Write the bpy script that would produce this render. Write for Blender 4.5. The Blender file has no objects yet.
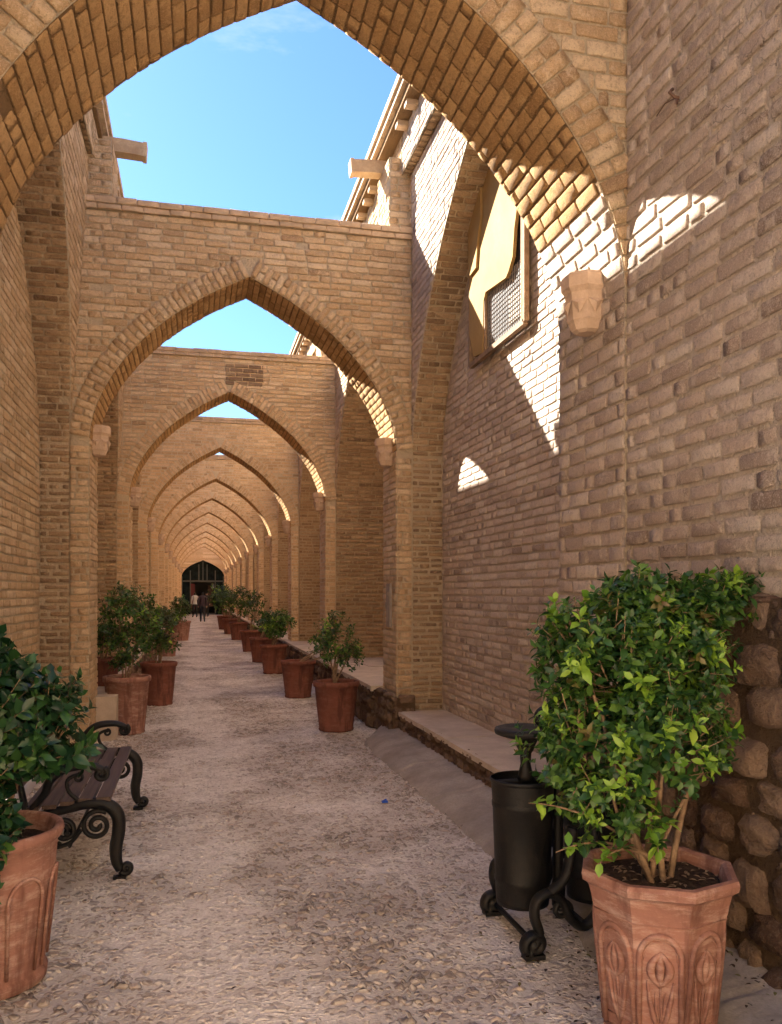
import bpy, math, random
from mathutils import Vector, noise, Matrix
R = math.radians
S = bpy.context.scene
C = S.collection
rnd = random.Random(7)

# ------------------------------------------------------------------ helpers
class MB:
    def __init__(s): s.v = []; s.f = []; s.m = []; s.sm = []
    def add(s, vs, fs, mi=0, smooth=False):
        o = len(s.v); s.v.extend([tuple(p) for p in vs])
        for f in fs:
            s.f.append(tuple(i + o for i in f)); s.m.append(mi); s.sm.append(smooth)
    def quad(s, a, b, c, d, mi=0): s.add([a, b, c, d], [(0, 1, 2, 3)], mi)
    def box(s, x0, x1, y0, y1, z0, z1, mi=0):
        s.add([(x0,y0,z0),(x1,y0,z0),(x1,y1,z0),(x0,y1,z0),(x0,y0,z1),(x1,y0,z1),(x1,y1,z1),(x0,y1,z1)],
              [(0,3,2,1),(4,5,6,7),(0,1,5,4),(1,2,6,5),(2,3,7,6),(3,0,4,7)], mi)
    def tube(s, pts, rad, n=8, mi=0, flat=None, cap=True, up=None):
        """swept tube; flat=(a,b) scales cross-section in (normal, binormal)"""
        pts = [Vector(p) for p in pts]; N = len(pts)
        if not hasattr(rad, '__len__'): rad = [rad]*N
        vs = []; prev = None
        for i, p in enumerate(pts):
            t = (pts[min(i+1,N-1)] - pts[max(i-1,0)]).normalized()
            if up is not None: b = Vector(up)
            elif prev is None:
                b = t.orthogonal().normalized()
            else: b = prev
            b = (b - t*b.dot(t))
            if b.length < 1e-5: b = t.orthogonal()
            b.normalize(); prev = b
            nn = t.cross(b)
            fa, fb = flat if flat else (1, 1)
            for k in range(n):
                a = 2*math.pi*(k+.5)/n
                vs.append(p + nn*math.cos(a)*rad[i]*fa + b*math.sin(a)*rad[i]*fb)
        fs = []
        for i in range(N-1):
            for k in range(n):
                k2 = (k+1) % n
                fs.append((i*n+k, i*n+k2, (i+1)*n+k2, (i+1)*n+k))
        if cap:
            fs.append(tuple(range(n))[::-1]); fs.append(tuple((N-1)*n+k for k in range(n)))
        s.add(vs, fs, mi, n > 5)
    def lathe(s, prof, cx=0, cy=0, n=24, mi=0, jit=0, smooth=True, rot=0):
        vs = []
        for (r, z) in prof:
            for k in range(n):
                a = 2*math.pi*k/n + rot
                vs.append((cx + r*math.cos(a), cy + r*math.sin(a), z))
        fs = []
        for i in range(len(prof)-1):
            for k in range(n):
                k2 = (k+1) % n
                fs.append((i*n+k, i*n+k2, (i+1)*n+k2, (i+1)*n+k))
        fs.append(tuple(range(n))[::-1]); fs.append(tuple((len(prof)-1)*n+k for k in range(n)))
        s.add(vs, fs, mi, smooth)
    def mesh(s, name, mats):
        me = bpy.data.meshes.new(name)
        me.from_pydata(s.v, [], s.f)
        for m in mats: me.materials.append(m)
        me.polygons.foreach_set('material_index', s.m)
        me.polygons.foreach_set('use_smooth', s.sm)
        me.update(); return me
    def build(s, name, mats, parent=None, loc=None):
        if not isinstance(mats, (list, tuple)): mats = [mats]
        o = bpy.data.objects.new(name, s.mesh(name, mats)); C.objects.link(o)
        if parent: o.parent = parent
        if loc: o.location = loc
        return o

def tag(o, label=None, cat=None, group=None, kind=None):
    if label: o['label'] = label
    if cat: o['category'] = cat
    if group: o['group'] = group
    if kind: o['kind'] = kind
    return o
def empty(name, loc=(0,0,0), rz=0, **k):
    o = bpy.data.objects.new(name, None); C.objects.link(o); o.location = loc
    o.rotation_euler = (0,0,rz); o.empty_display_size = .1; tag(o, **k); return o
def copy_tree(o, parent=None):
    c = o.copy(); C.objects.link(c); c.parent = parent
    for ch in list(o.children): copy_tree(ch, c)
    return c

def nz(x, y, z=0): return noise.noise(Vector((x, y, z)))

# ------------------------------------------------------------------ materials
class NT:
    def __init__(s, name):
        s.mat = bpy.data.materials.new(name); s.mat.use_nodes = True
        s.t = s.mat.node_tree; s.t.nodes.clear()
        s.out = s.t.nodes.new('ShaderNodeOutputMaterial')
        s.b = s.t.nodes.new('ShaderNodeBsdfPrincipled')
        s.t.links.new(s.b.outputs[0], s.out.inputs[0])
    def n(s, ty, **k):
        nd = s.t.nodes.new(ty)
        for a, b in k.items(): setattr(nd, a, b)
        return nd
    def l(s, a, b): s.t.links.new(a, b)
    def coord(s, which='Object', scale=None):
        tc = s.n('ShaderNodeTexCoord')
        if scale is None: return tc.outputs[which]
        mp = s.n('ShaderNodeMapping'); mp.inputs['Scale'].default_value = scale
        s.l(tc.outputs[which], mp.inputs[0]); return mp.outputs[0]
    def noise(s, co, scale, detail=4, rough=.55):
        nd = s.n('ShaderNodeTexNoise'); s.l(co, nd.inputs['Vector'])
        nd.inputs['Scale'].default_value = scale; nd.inputs['Detail'].default_value = detail
        nd.inputs['Roughness'].default_value = rough; return nd.outputs['Fac']
    def ramp(s, fac, stops):
        r = s.n('ShaderNodeValToRGB'); e = r.color_ramp.elements
        while len(e) > 1: e.remove(e[-1])
        e[0].position = stops[0][0]; e[0].color = (*stops[0][1], 1)
        for p, c in stops[1:]:
            x = e.new(p); x.color = (*c, 1)
        s.l(fac, r.inputs[0]); return r.outputs[0]
    def mix(s, fac, a, b, mode='MIX'):
        m = s.n('ShaderNodeMix', data_type='RGBA', blend_type=mode)
        for sock, v in ((m.inputs[0], fac), (m.inputs[6], a), (m.inputs[7], b)):
            if hasattr(v, 'is_linked'): s.l(v, sock)
            elif isinstance(v, (int, float)): sock.default_value = v
            else: sock.default_value = (*v, 1)
        return m.outputs[2]
    def math(s, op, a, b=None, c=None):
        m = s.n('ShaderNodeMath', operation=op)
        for i, v in enumerate((a, b, c)):
            if v is None: continue
            if hasattr(v, 'is_linked'): s.l(v, m.inputs[i])
            else: m.inputs[i].default_value = v
        return m.outputs[0]
    def bump(s, h, strength=.5, dist=.01, prev=None):
        b = s.n('ShaderNodeBump'); b.inputs['Strength'].default_value = strength
        b.inputs['Distance'].default_value = dist; s.l(h, b.inputs['Height'])
        if prev: s.l(prev, b.inputs['Normal'])
        return b.outputs[0]
    def done(s, col, rough=.8, normal=None, metal=0, spec=None):
        if hasattr(col, 'is_linked'): s.l(col, s.b.inputs['Base Color'])
        else: s.b.inputs['Base Color'].default_value = (*col, 1)
        if hasattr(rough, 'is_linked'): s.l(rough, s.b.inputs['Roughness'])
        else: s.b.inputs['Roughness'].default_value = rough
        s.b.inputs['Metallic'].default_value = metal
        if spec is not None: s.b.inputs['Specular IOR Level'].default_value = spec
        if normal: s.l(normal, s.b.inputs['Normal'])
        return s.mat

def v3(c, k): return tuple(x*k for x in c)
def brick_mat(name, base, dark, light, grime=(.2,.15,.11), gam=.35):
    t = NT(name)
    geo = t.n('ShaderNodeNewGeometry'); rpi = geo.outputs['Random Per Island']
    col = t.ramp(rpi, [(0, dark), (.10, tuple((a+b)/2 for a, b in zip(dark, base))), (.25, v3(base,.86)), (.5, base), (.75, tuple((a+b)/2 for a,b in zip(light, base))), (1, light)])
    co = t.coord()
    pos = geo.outputs['Position']
    n1 = t.noise(pos, .9, 6, .65)
    n2 = t.noise(co, 30, 6, .75)
    n3 = t.noise(co, 140, 3, .7)
    f1 = t.math('MULTIPLY', t.ramp(n1, [(.42, (0,0,0)), (.75, (1,1,1))]), gam)
    col = t.mix(f1, col, grime)
    col = t.mix(t.ramp(n2, [(.40, (.5,)*3), (.50, (0,)*3)]), col, v3(base, .66))
    col = t.mix(t.ramp(n3, [(.5, (0,)*3), (.66, (.5,)*3)]), col, v3(light, 1.1))
    # limewash/mortar smears spilling over the bricks
    n4 = t.noise(co, 9, 8, .8)
    col = t.mix(t.ramp(n4, [(.52, (0,)*3), (.60, (.65,)*3)]), col, v3(light, .98))
    n5 = t.noise(co, 55, 8, .8)
    col = t.mix(t.ramp(n5, [(.36, (.7,)*3), (.43, (0,)*3)]), col, v3(dark, .9))
    vo = t.n('ShaderNodeTexVoronoi'); vo.inputs['Scale'].default_value = 95; t.l(co, vo.inputs['Vector'])
    pit = t.ramp(vo.outputs['Distance'], [(.12, (.6,)*3), (.26, (0,)*3)])
    pit = t.math('MULTIPLY', pit, t.ramp(n2, [(.48, (0,)*3), (.6, (1,)*3)]))
    col = t.mix(pit, col, v3(dark, .5))
    # fine cracks
    cw = t.n('ShaderNodeVectorMath', operation='MULTIPLY_ADD'); nn_ = t.n('ShaderNodeTexNoise'); nn_.inputs['Scale'].default_value = 14; t.l(co, nn_.inputs['Vector'])
    t.l(nn_.outputs['Color'], cw.inputs[0]); cw.inputs[1].default_value = (.12,)*3; t.l(co, cw.inputs[2])
    vc = t.n('ShaderNodeTexVoronoi', feature='DISTANCE_TO_EDGE'); vc.inputs['Scale'].default_value = 6; t.l(cw.outputs[0], vc.inputs['Vector'])
    crack = t.math('MULTIPLY', t.ramp(vc.outputs['Distance'], [(.0, (.5,)*3), (.012, (0,)*3)]), t.ramp(n1, [(.52, (0,)*3), (.62, (1,)*3)]))
    col = t.mix(crack, col, v3(dark, .45))
    h = t.math('ADD', t.math('MULTIPLY', n2, 1.0), t.math('MULTIPLY', n5, .9))
    h = t.math('SUBTRACT', h, t.math('ADD', t.math('MULTIPLY', pit, .6), crack))
    return t.done(col, .93, t.bump(h, 1, .035), spec=.12)
def mortar_mat(name, base):
    t = NT(name); co = t.coord()
    n1 = t.noise(co, 2, 5, .6); n2 = t.noise(co, 60, 5, .7)
    col = t.mix(t.ramp(n1, [(.3, (0,)*3), (.7, (1,)*3)]), v3(base, .75), base)
    col = t.mix(t.ramp(n2, [(.3, (.6,)*3), (.6, (0,)*3)]), col, v3(base, .6))
    n3 = t.noise(co, 18, 6, .75)
    col = t.mix(t.ramp(n3, [(.3, (.4,)*3), (.45, (0,)*3)]), col, v3(base, .7))
    return t.done(col, .95, t.bump(t.math('ADD', n2, n3), 1, .06), spec=.1)

M = {}
M['brick_warm'] = brick_mat('brick_warm', (.76,.515,.29), (.46,.29,.165), (.90,.70,.47), (.55,.37,.225), .28)
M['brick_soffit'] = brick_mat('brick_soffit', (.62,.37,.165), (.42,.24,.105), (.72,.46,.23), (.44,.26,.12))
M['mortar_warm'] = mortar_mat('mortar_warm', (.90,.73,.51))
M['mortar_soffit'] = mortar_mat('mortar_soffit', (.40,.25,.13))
M['brick_pink'] = brick_mat('brick_pink', (.70,.535,.42), (.37,.265,.20), (.84,.70,.57), (.46,.35,.27), .4)
M['mortar_pink'] = mortar_mat('mortar_pink', (.90,.74,.58))
M['brick_left'] = brick_mat('brick_left', (.77,.53,.30), (.50,.33,.185), (.90,.70,.47), (.56,.385,.23), .28)
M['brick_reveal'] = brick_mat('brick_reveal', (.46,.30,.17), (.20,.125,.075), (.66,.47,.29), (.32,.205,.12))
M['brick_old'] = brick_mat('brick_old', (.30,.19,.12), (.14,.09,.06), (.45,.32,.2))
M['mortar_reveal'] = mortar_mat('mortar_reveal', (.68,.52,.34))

def rough_mat(name, base, dark, scale=4, rough=.9, bs=.6, bd=.01, fine=60, spec=.2):
    t = NT(name); co = t.coord()
    n1 = t.noise(co, scale, 6, .65); n2 = t.noise(co, fine, 4, .65)
    col = t.mix(t.ramp(n1, [(.35, (0,)*3), (.65, (1,)*3)]), dark, base)
    col = t.mix(t.ramp(n2, [(.35, (.5,)*3), (.6, (0,)*3)]), col, dark)
    h = t.math('ADD', n1, t.math('MULTIPLY', n2, .5))
    return t.done(col, rough, t.bump(h, bs, bd), spec=spec)
M['slab'] = rough_mat('slab_stone', (.64,.54,.43), (.44,.36,.28), 3)
M['concrete'] = rough_mat('concrete', (.42,.37,.32), (.24,.205,.175), 2.5)
M['plaster'] = rough_mat('ochre_board', (.33,.21,.08), (.25,.15,.05), 2.2, bs=.3)
M['coping'] = rough_mat('coping', (.58,.42,.28), (.36,.26,.17), 5)
M['corbel'] = rough_mat('corbel_stone', (.56,.41,.30), (.40,.285,.20), 9, bs=.6, bd=.008)
M['wood'] = rough_mat('wood', (.30,.2,.12), (.16,.1,.06), 10)
M['spout'] = rough_mat('spout_wood', (.50,.37,.23), (.34,.23,.14), 6)
M['soil'] = rough_mat('soil', (.09,.055,.035), (.03,.02,.013), 30, bs=1, bd=.02)
M['bark'] = rough_mat('bark', (.34,.23,.14), (.17,.11,.07), 25)
M['grey_metal'] = rough_mat('grey_metal', (.34,.29,.25), (.22,.18,.15), 12, rough=.6)

def rubble_mat():
    t = NT('rubble'); co = t.coord()
    geo = t.n('ShaderNodeNewGeometry')
    col = t.ramp(geo.outputs['Random Per Island'], [(0,(.08,.045,.03)),(.3,(.14,.085,.055)),(.65,(.20,.13,.085)),(1,(.30,.205,.14))])
    n1 = t.noise(co, 7, 6, .7); n2 = t.noise(co, 50, 4, .7)
    col = t.mix(t.ramp(n1, [(.35,(.7,)*3),(.65,(0,)*3)]), col, (.075,.045,.032))
    col = t.mix(t.ramp(n2, [(.5,(0,)*3),(.8,(.4,)*3)]), col, (.34,.26,.19))
    h = t.math('ADD', t.math('MULTIPLY', n1, 1.5), t.math('MULTIPLY', n2, .4))
    return t.done(col, .9, t.bump(h, 1, .03), spec=.2)
M['rubble'] = rubble_mat()
M['rubble_mortar'] = mortar_mat('rubble_mortar', (.20,.13,.08))

def iron_mat():
    t = NT('cast_iron'); co = t.coord()
    n1 = t.noise(co, 12, 5, .6); n2 = t.noise(co, 120, 3, .6)
    col = t.mix(t.ramp(n1, [(.45,(0,)*3),(.8,(.6,)*3)]), (.006,.006,.006), (.034,.028,.024))
    return t.done(col, t.math('MULTIPLY_ADD', n1, .5, .3), t.bump(n2, .5, .004), spec=.35)
M['iron'] = iron_mat()
def slat_mat():
    t = NT('bench_slat'); co = t.coord('Object', (30, 1.5, 30))
    n = t.noise(co, 2, 5, .6)
    col = t.ramp(n, [(.3,(.05,.03,.022)),(.7,(.12,.078,.055))])
    return t.done(col, .5, t.bump(n, .4, .004), spec=.4)
M['slat'] = slat_mat()

def terra_mat(name='terracotta', base=(.275,.135,.10), pale=(.62,.45,.37), dark=(.13,.055,.04)):
    t = NT(name)
    co = t.coord(); cs = t.coord('Object', (1, 1, 3.5))
    n1 = t.noise(co, 5, 6, .7); n2 = t.noise(cs, 7, 8, .78); n3 = t.noise(co, 70, 4, .6)
    n4 = t.noise(t.coord('Object', (5, 5, .7)), 3, 5, .6)
    col = t.mix(t.ramp(n1, [(.3,(0,)*3),(.7,(1,)*3)]), v3(base, .8), v3(base, 1.25))
    col = t.mix(t.ramp(n2, [(.48,(0,)*3),(.68,(.55,)*3)]), col, pale)
    col = t.mix(t.ramp(n4, [(.5,(0,)*3),(.64,(.75,)*3)]), col, dark)
    h = t.math('ADD', t.math('MULTIPLY', n2, 1.2), n3)
    return t.done(col, .82, t.bump(h, .45, .006), spec=.25)
M['terra'] = terra_mat()
M['terra_dark'] = terra_mat('terracotta_dark', (.18,.066,.045), (.28,.14,.10), (.09,.033,.025))

def leaf_mat(name, a, b, c, rough=.38):
    t = NT(name)
    geo = t.n('ShaderNodeNewGeometry')
    col = t.ramp(geo.outputs['Random Per Island'], [(0, a), (.5, b), (1, c)])
    t.done(col, rough, spec=.45)
    tr = t.n('ShaderNodeBsdfTranslucent'); t.l(t.mix(1, col, (1.4,1.6,.6), 'MULTIPLY'), tr.inputs[0])
    ms = t.n('ShaderNodeMixShader'); ms.inputs[0].default_value = .28
    t.l(t.b.outputs[0], ms.inputs[1]); t.l(tr.outputs[0], ms.inputs[2]); t.l(ms.outputs[0], t.out.inputs[0])
    return t.mat
M['leaf'] = leaf_mat('leaf_green', (.014,.048,.014), (.04,.105,.024), (.105,.195,.035))
M['leaf_new'] = leaf_mat('leaf_new', (.10,.22,.025), (.19,.33,.035), (.30,.44,.06))
M['leaf_glossy'] = leaf_mat('leaf_glossy', (.009,.034,.017), (.02,.062,.026), (.045,.12,.03), .3)
M['leaf_dull'] = leaf_mat('leaf_dull', (.02,.05,.014), (.045,.09,.022), (.08,.14,.035))
M['leaf_dry'] = leaf_mat('leaf_dry', (.12,.08,.03), (.14,.13,.04), (.2,.17,.06))

def ground_mat():
    t = NT('pebble_paving'); co = t.coord()
    wob = t.n('ShaderNodeTexNoise'); wob.inputs['Scale'].default_value = 5; wob.inputs['Detail'].default_value = 3; t.l(co, wob.inputs['Vector'])
    vm = t.n('ShaderNodeVectorMath', operation='MULTIPLY_ADD'); t.l(wob.outputs['Color'], vm.inputs[0]); vm.inputs[1].default_value = (.09,.09,.0); t.l(co, vm.inputs[2])
    mp = t.n('ShaderNodeMapping'); mp.inputs['Scale'].default_value = (1, 1.2, 0); t.l(vm.outputs[0], mp.inputs[0]); cw = mp.outputs[0]
    def vor(scale, feat='F1'):
        v = t.n('ShaderNodeTexVoronoi', feature=feat); v.inputs['Scale'].default_value = scale
        v.inputs['Randomness'].default_value = 1; t.l(cw, v.inputs['Vector']); return v
    va = vor(16); vb = vor(16, 'DISTANCE_TO_EDGE'); vs = vor(42)
    wear = t.noise(co, .9, 5, .65)
    sx = t.n('ShaderNodeSeparateXYZ'); t.l(co, sx.inputs[0])
    tx = t.math('ADD', sx.outputs[0], t.math('MULTIPLY', t.math('SUBTRACT', t.noise(co, .6, 2, .5), .5), 1.2))
    trk = t.ramp(t.math('MULTIPLY_ADD', tx, .25, .5), [(.40,(0,)*3),(.47,(1,)*3),(.54,(1,)*3),(.62,(0,)*3)])
    wear = t.math('ADD', wear, t.math('MULTIPLY', trk, .11))
    edge = t.ramp(vb.outputs['Distance'], [(.02,(0,)*3),(.16,(.75,)*3),(.4,(1,)*3)])
    sep = t.n('ShaderNodeSeparateColor'); t.l(va.outputs['Color'], sep.inputs[0])
    has = t.math('LESS_THAN', sep.outputs[0], .85)
    vd = vor(30); sp4 = t.n('ShaderNodeSeparateColor'); t.l(vd.outputs['Color'], sp4.inputs[0])
    rnd1 = t.ramp(va.outputs['Distance'], [(.22,(1,)*3),(.46,(0,)*3)]); pb2 = t.math('MULTIPLY', t.ramp(vd.outputs['Distance'], [(.22,(1,)*3),(.42,(0,)*3)]), t.math('LESS_THAN', sp4.outputs[0], .8))
    peb = t.math('MAXIMUM', t.math('MULTIPLY', rnd1, has), pb2)
    small = t.ramp(vs.outputs['Distance'], [(.1,(1,)*3),(.5,(0,)*3)])
    wr = t.ramp(wear, [(.45,(1,)*3),(.62,(.4,)*3)])
    hgt = t.math('ADD', t.math('MULTIPLY', t.math('MULTIPLY', peb, wr), t.math('MULTIPLY_ADD', sep.outputs[1], .8, .4)), t.math('MULTIPLY', small, .22))
    n2 = t.noise(co, 70, 5, .7); n3 = t.noise(co, 8, 5, .6)
    hgt = t.math('ADD', hgt, t.math('MULTIPLY', n2, .25))
    hgt = t.math('ADD', hgt, t.math('MULTIPLY', n3, .35))
    pc = t.ramp(sep.outputs[2], [(0,(.13,.108,.092)),(.2,(.26,.22,.185)),(.45,(.40,.345,.295)),(.7,(.55,.485,.42)),(.86,(.72,.65,.57)),(.93,(.42,.29,.21)),(1,(.22,.215,.21))])
    mo = t.mix(t.ramp(wear, [(.4,(0,)*3),(.62,(1,)*3)]), (.50,.46,.41), (.86,.81,.745))
    col = t.mix(t.math('MULTIPLY', peb, t.math('MULTIPLY', wr, .9)), mo, pc)
    rim_shade = t.math('MULTIPLY', t.ramp(va.outputs['Distance'], [(.34,(0,)*3),(.44,(.8,)*3),(.5,(0,)*3)]), t.math('MULTIPLY', has, wr))
    col = t.mix(rim_shade, col, (.13,.095,.075))  # dark ring paints occlusion shade around the larger pebbles
    v3_ = vor(34); sp3 = t.n('ShaderNodeSeparateColor'); t.l(v3_.outputs['Color'], sp3.inputs[0])
    chip = t.math('MULTIPLY', t.math('GREATER_THAN', sp3.outputs[0], .72), t.ramp(v3_.outputs['Distance'], [(.3,(.6,)*3),(.42,(0,)*3)]))
    col = t.mix(chip, col, (.18,.135,.11))
    col = t.mix(t.ramp(n2, [(.3,(.55,)*3),(.55,(0,)*3)]), col, (.34,.26,.21))
    col = t.mix(t.ramp(t.noise(co, 2.6, 5, .7), [(.35,(.3,)*3),(.6,(0,)*3)]), col, (.40,.30,.24))
    t.done(col, .8, spec=.25)
    d = t.n('ShaderNodeDisplacement'); d.inputs['Scale'].default_value = .02; d.inputs['Midlevel'].default_value = .5
    t.l(hgt, d.inputs['Height']); t.l(d.outputs[0], t.out.inputs['Displacement'])
    t.mat.displacement_method = 'BOTH'
    return t.mat
M['ground'] = ground_mat()
M['earth'] = rough_mat('earth', (.50,.42,.34), (.4,.33,.26), 1)
def simple(name, col, rough=.7, metal=0):
    t = NT(name); n = t.noise(t.coord(), 25, 4, .6)
    c = t.mix(t.ramp(n, [(.35,(.0,)*3),(.7,(1,)*3)]), v3(col, .7), col)
    return t.done(c, rough, t.bump(n, .2, .004), metal)
M['jacket'] = simple('jacket', (.035,.018,.035)); M['jeans'] = simple('jeans', (.018,.022,.035))
M['skin'] = simple('skin', (.4,.24,.17)); M['hair'] = simple('hair', (.012,.01,.01)); M['white_cloth'] = simple('white_cloth', (.5,.5,.52))
M['black_cloth'] = simple('black_cloth', (.012,.012,.014)); M['red_cloth'] = simple('red_cloth', (.18,.03,.03))
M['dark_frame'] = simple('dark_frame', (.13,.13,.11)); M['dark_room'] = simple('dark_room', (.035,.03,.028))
M['blue_plastic'] = simple('blue_plastic', (.03,.12,.6), .4); M['rust'] = simple('rust', (.12,.06,.035))
def glass():
    t = NT('dusty_glass'); n = t.noise(t.coord(), 3, 4, .6)
    return t.done(t.ramp(n, [(.3,(.006,.009,.010)),(.7,(.02,.028,.028))]), .9, spec=.08)
M['glass'] = glass()

# ------------------------------------------------------------------ masonry
def brick(mb, f, u0, u1, v0, v1, d, mi, hi, rough=1.0, rg=rnd):
    """one brick: f(u,v,depth)->point"""
    if u1-u0 < .02: return
    if hi:
        nx = 5 if (u1-u0) > .12 else 3; ny = 4
        if (v1-v0) > (u1-u0)*1.5: nx, ny = 4, 5
        dd = d*(1 + rg.uniform(-.3,.3)*rough); tu = rg.uniform(-.16,.16)*rough; tv = rg.uniform(-.10,.10)*rough
        ox, oy = rg.uniform(0,99), rg.uniform(0,99)
        vs = []
        for j in range(ny):
            for i in range(nx):
                s = i/(nx-1); q = j/(ny-1)
                uu = u0+(u1-u0)*s; vv = v0+(v1-v0)*q
                eb = (i in (0, nx-1)); ev = (j in (0, ny-1))
                if not eb and nx > 3: uu = u0+(u1-u0)*(.035 if i == 1 else .965 if i == nx-2 else s)
                if not ev and ny == 4: vv = v0+(v1-v0)*(.11 if j == 1 else .89)
                n = noise.noise(Vector((ox+uu*22, oy+vv*22, 0)))
                n2 = noise.noise(Vector((ox+uu*30, oy+vv*30, 7)))
                k = 1 + (s-.5)*tu + (q-.5)*tv + n*.30*rough
                if eb or ev: k = k*.74
                if eb and ev:
                    cc = rg.uniform(.001,.006); uu += (cc if i == 0 else -cc); vv += (cc if j == 0 else -cc)
                    if rg.random() < .07: uu += (.014 if i == 0 else -.014); vv += (.010 if j == 0 else -.010)
                uu += n2*.008*rough; vv += n*.007*rough
                vs.append(f(uu, vv, dd*k))
        fs = [(j*nx+i, j*nx+i+1, (j+1)*nx+i+1, (j+1)*nx+i) for j in range(ny-1) for i in range(nx-1)]
        per = [i for i in range(nx)] + [j*nx+nx-1 for j in range(1, ny)] + [(ny-1)*nx+i for i in range(nx-2, -1, -1)] + [j*nx for j in range(ny-2, 0, -1)]
        base = len(vs)
        for p in per:
            j, i = divmod(p, nx)
            vs.append(f(u0+(u1-u0)*i/(nx-1), v0+(v1-v0)*j/(ny-1), -.006))
        L = len(per)
        for k in range(L):
            fs.append((per[(k+1) % L], per[k], base+k, base+(k+1) % L))
        nfr = (nx-1)*(ny-1); o_ = len(mb.f); mb.add(vs, fs, mi, True)
        for q_ in range(o_+nfr, len(mb.f)): mb.sm[q_] = False
    else:
        j = lambda: rg.uniform(-.004,.004)
        dd = d*(1+rg.uniform(-.4,.4)); t = rg.uniform(-.002,.002); b = .004
        vs = [f(u0,v0,-.005), f(u1,v0,-.005), f(u1,v1,-.005), f(u0,v1,-.005),
              f(u0+b+j(),v0+b+j(),dd+t), f(u1-b+j(),v0+b+j(),dd+j()*.5), f(u1-b+j(),v1-b+j(),dd-t), f(u0+b+j(),v1-b+j(),dd)]
        mb.add(vs, [(4,5,6,7),(0,1,5,4),(1,2,6,5),(2,3,7,6),(3,0,4,7)], mi, False)

def courses(mb, f, spans, v0, v1, bl=.235, bh=.07, jt=.014, d=.009, mi=0, mo=1, hi=True, rough=1.0, rg=rnd, back=True, wav=.0, sub=1):
    """spans(v)->list of (u0,u1) solid intervals at v."""
    nrow = max(1, round((v1-v0)/bh)); h = (v1-v0)/nrow
    ph = rg.uniform(0, bl)
    def g(u, v, dd):
        return f(u, v + wav*noise.noise(Vector((u*.9, v*.7, 3.3))), dd) if wav else f(u, v, dd)
    for r in range(nrow):
        a, b = v0+r*h, v0+(r+1)*h
        sa, sb, sm = spans(a+1e-4), spans(b-1e-4), spans((a+b)/2)
        if back:
            vv = [a+(b-a)*k/2 for k in range(3)]
            for k in range(2):
                s0, s1 = spans(vv[k]+1e-4), spans(vv[k+1]-1e-4)
                if len(s0) != len(s1): s0 = s1 = max((s0, s1), key=lambda s: sum(y-x for x, y in s))
                for (p, q), (p2, q2) in zip(s0, s1):
                    nseg = max(1, int((q-p)/.7)) if wav else 1
                    for e in range(nseg):
                        A, B = e/nseg, (e+1)/nseg
                        mb.quad(g(p+(q-p)*A, vv[k], 0), g(p+(q-p)*B, vv[k], 0), g(p2+(q2-p2)*B, vv[k+1], 0), g(p2+(q2-p2)*A, vv[k+1], 0), mo)
        off = (r % 2)*bl*.5 + ph + rg.uniform(-.03,.03)
        if len(sa) != len(sm) or len(sb) != len(sm): sa = sb = sm
        for (p, q), (p1, q1), (p2, q2) in zip(sm, sa, sb):
            lo, hi_ = max(p, p1, p2) if abs(p1-p2) > 1e-6 else p, min(q, q1, q2) if abs(q1-q2) > 1e-6 else q
            k = math.floor((lo-off)/bl)
            x = off + k*bl
            while x < hi_:
                jl = rg.uniform(-.02,.02)
                L = bl + jl
                if rg.random() < .13: L *= .52
                x1 = min(x+L, hi_); x0 = max(x, lo)
                if x1-x0 > .035 and rg.random() > .004:
                    jj = jt*rg.uniform(.7,1.3)
                    brick(mb, g, x0+jj/2, x1-jj/2, a+jj/2+rg.uniform(-.003,.003)*rough, b-jj/2, d, mi, hi, rough, rg)
                x += L
    
def profile(pts):
    # pts list of (r,h) apex -> springing ; returns dense list
    out = []
    for i in range(len(pts)-1):
        p0 = pts[max(i-1,0)]; p1 = pts[i]; p2 = pts[i+1]; p3 = pts[min(i+2,len(pts)-1)]
        if i == 0: p0 = (2*p1[0]-p2[0], 2*p1[1]-p2[1])
        for k in range(8):
            t = k/8
            q = []
            for c in (0,1):
                q.append(.5*((2*p1[c])+(-p0[c]+p2[c])*t+(2*p0[c]-5*p1[c]+4*p2[c]-p3[c])*t*t+(-p0[c]+3*p1[c]-3*p2[c]+p3[c])*t**3))
            out.append(tuple(q))
    out.append(pts[-1]); return out
PA = profile([(0,4.985),(.27,4.85),(.54,4.69),(.82,4.49),(1.05,4.285),(1.25,4.06),(1.41,3.83),(1.525,3.6),(1.59,3.4),(1.62,3.2)])
PN = profile([(0,5.72),(.35,5.52),(.7,5.28),(1.05,5.0),(1.38,4.66),(1.65,4.31),(1.87,3.94),(2.03,3.57),(2.12,3.2)])
def inv(P, h):
    if h >= P[0][1]: return 0
    if h <= P[-1][1]: return P[-1][0]
    for i in range(len(P)-1):
        if P[i][1] >= h >= P[i+1][1]:
            t = (P[i][1]-h)/max(1e-9, P[i][1]-P[i+1][1]); return P[i][0]+(P[i+1][0]-P[i][0])*t
    return 0
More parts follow.
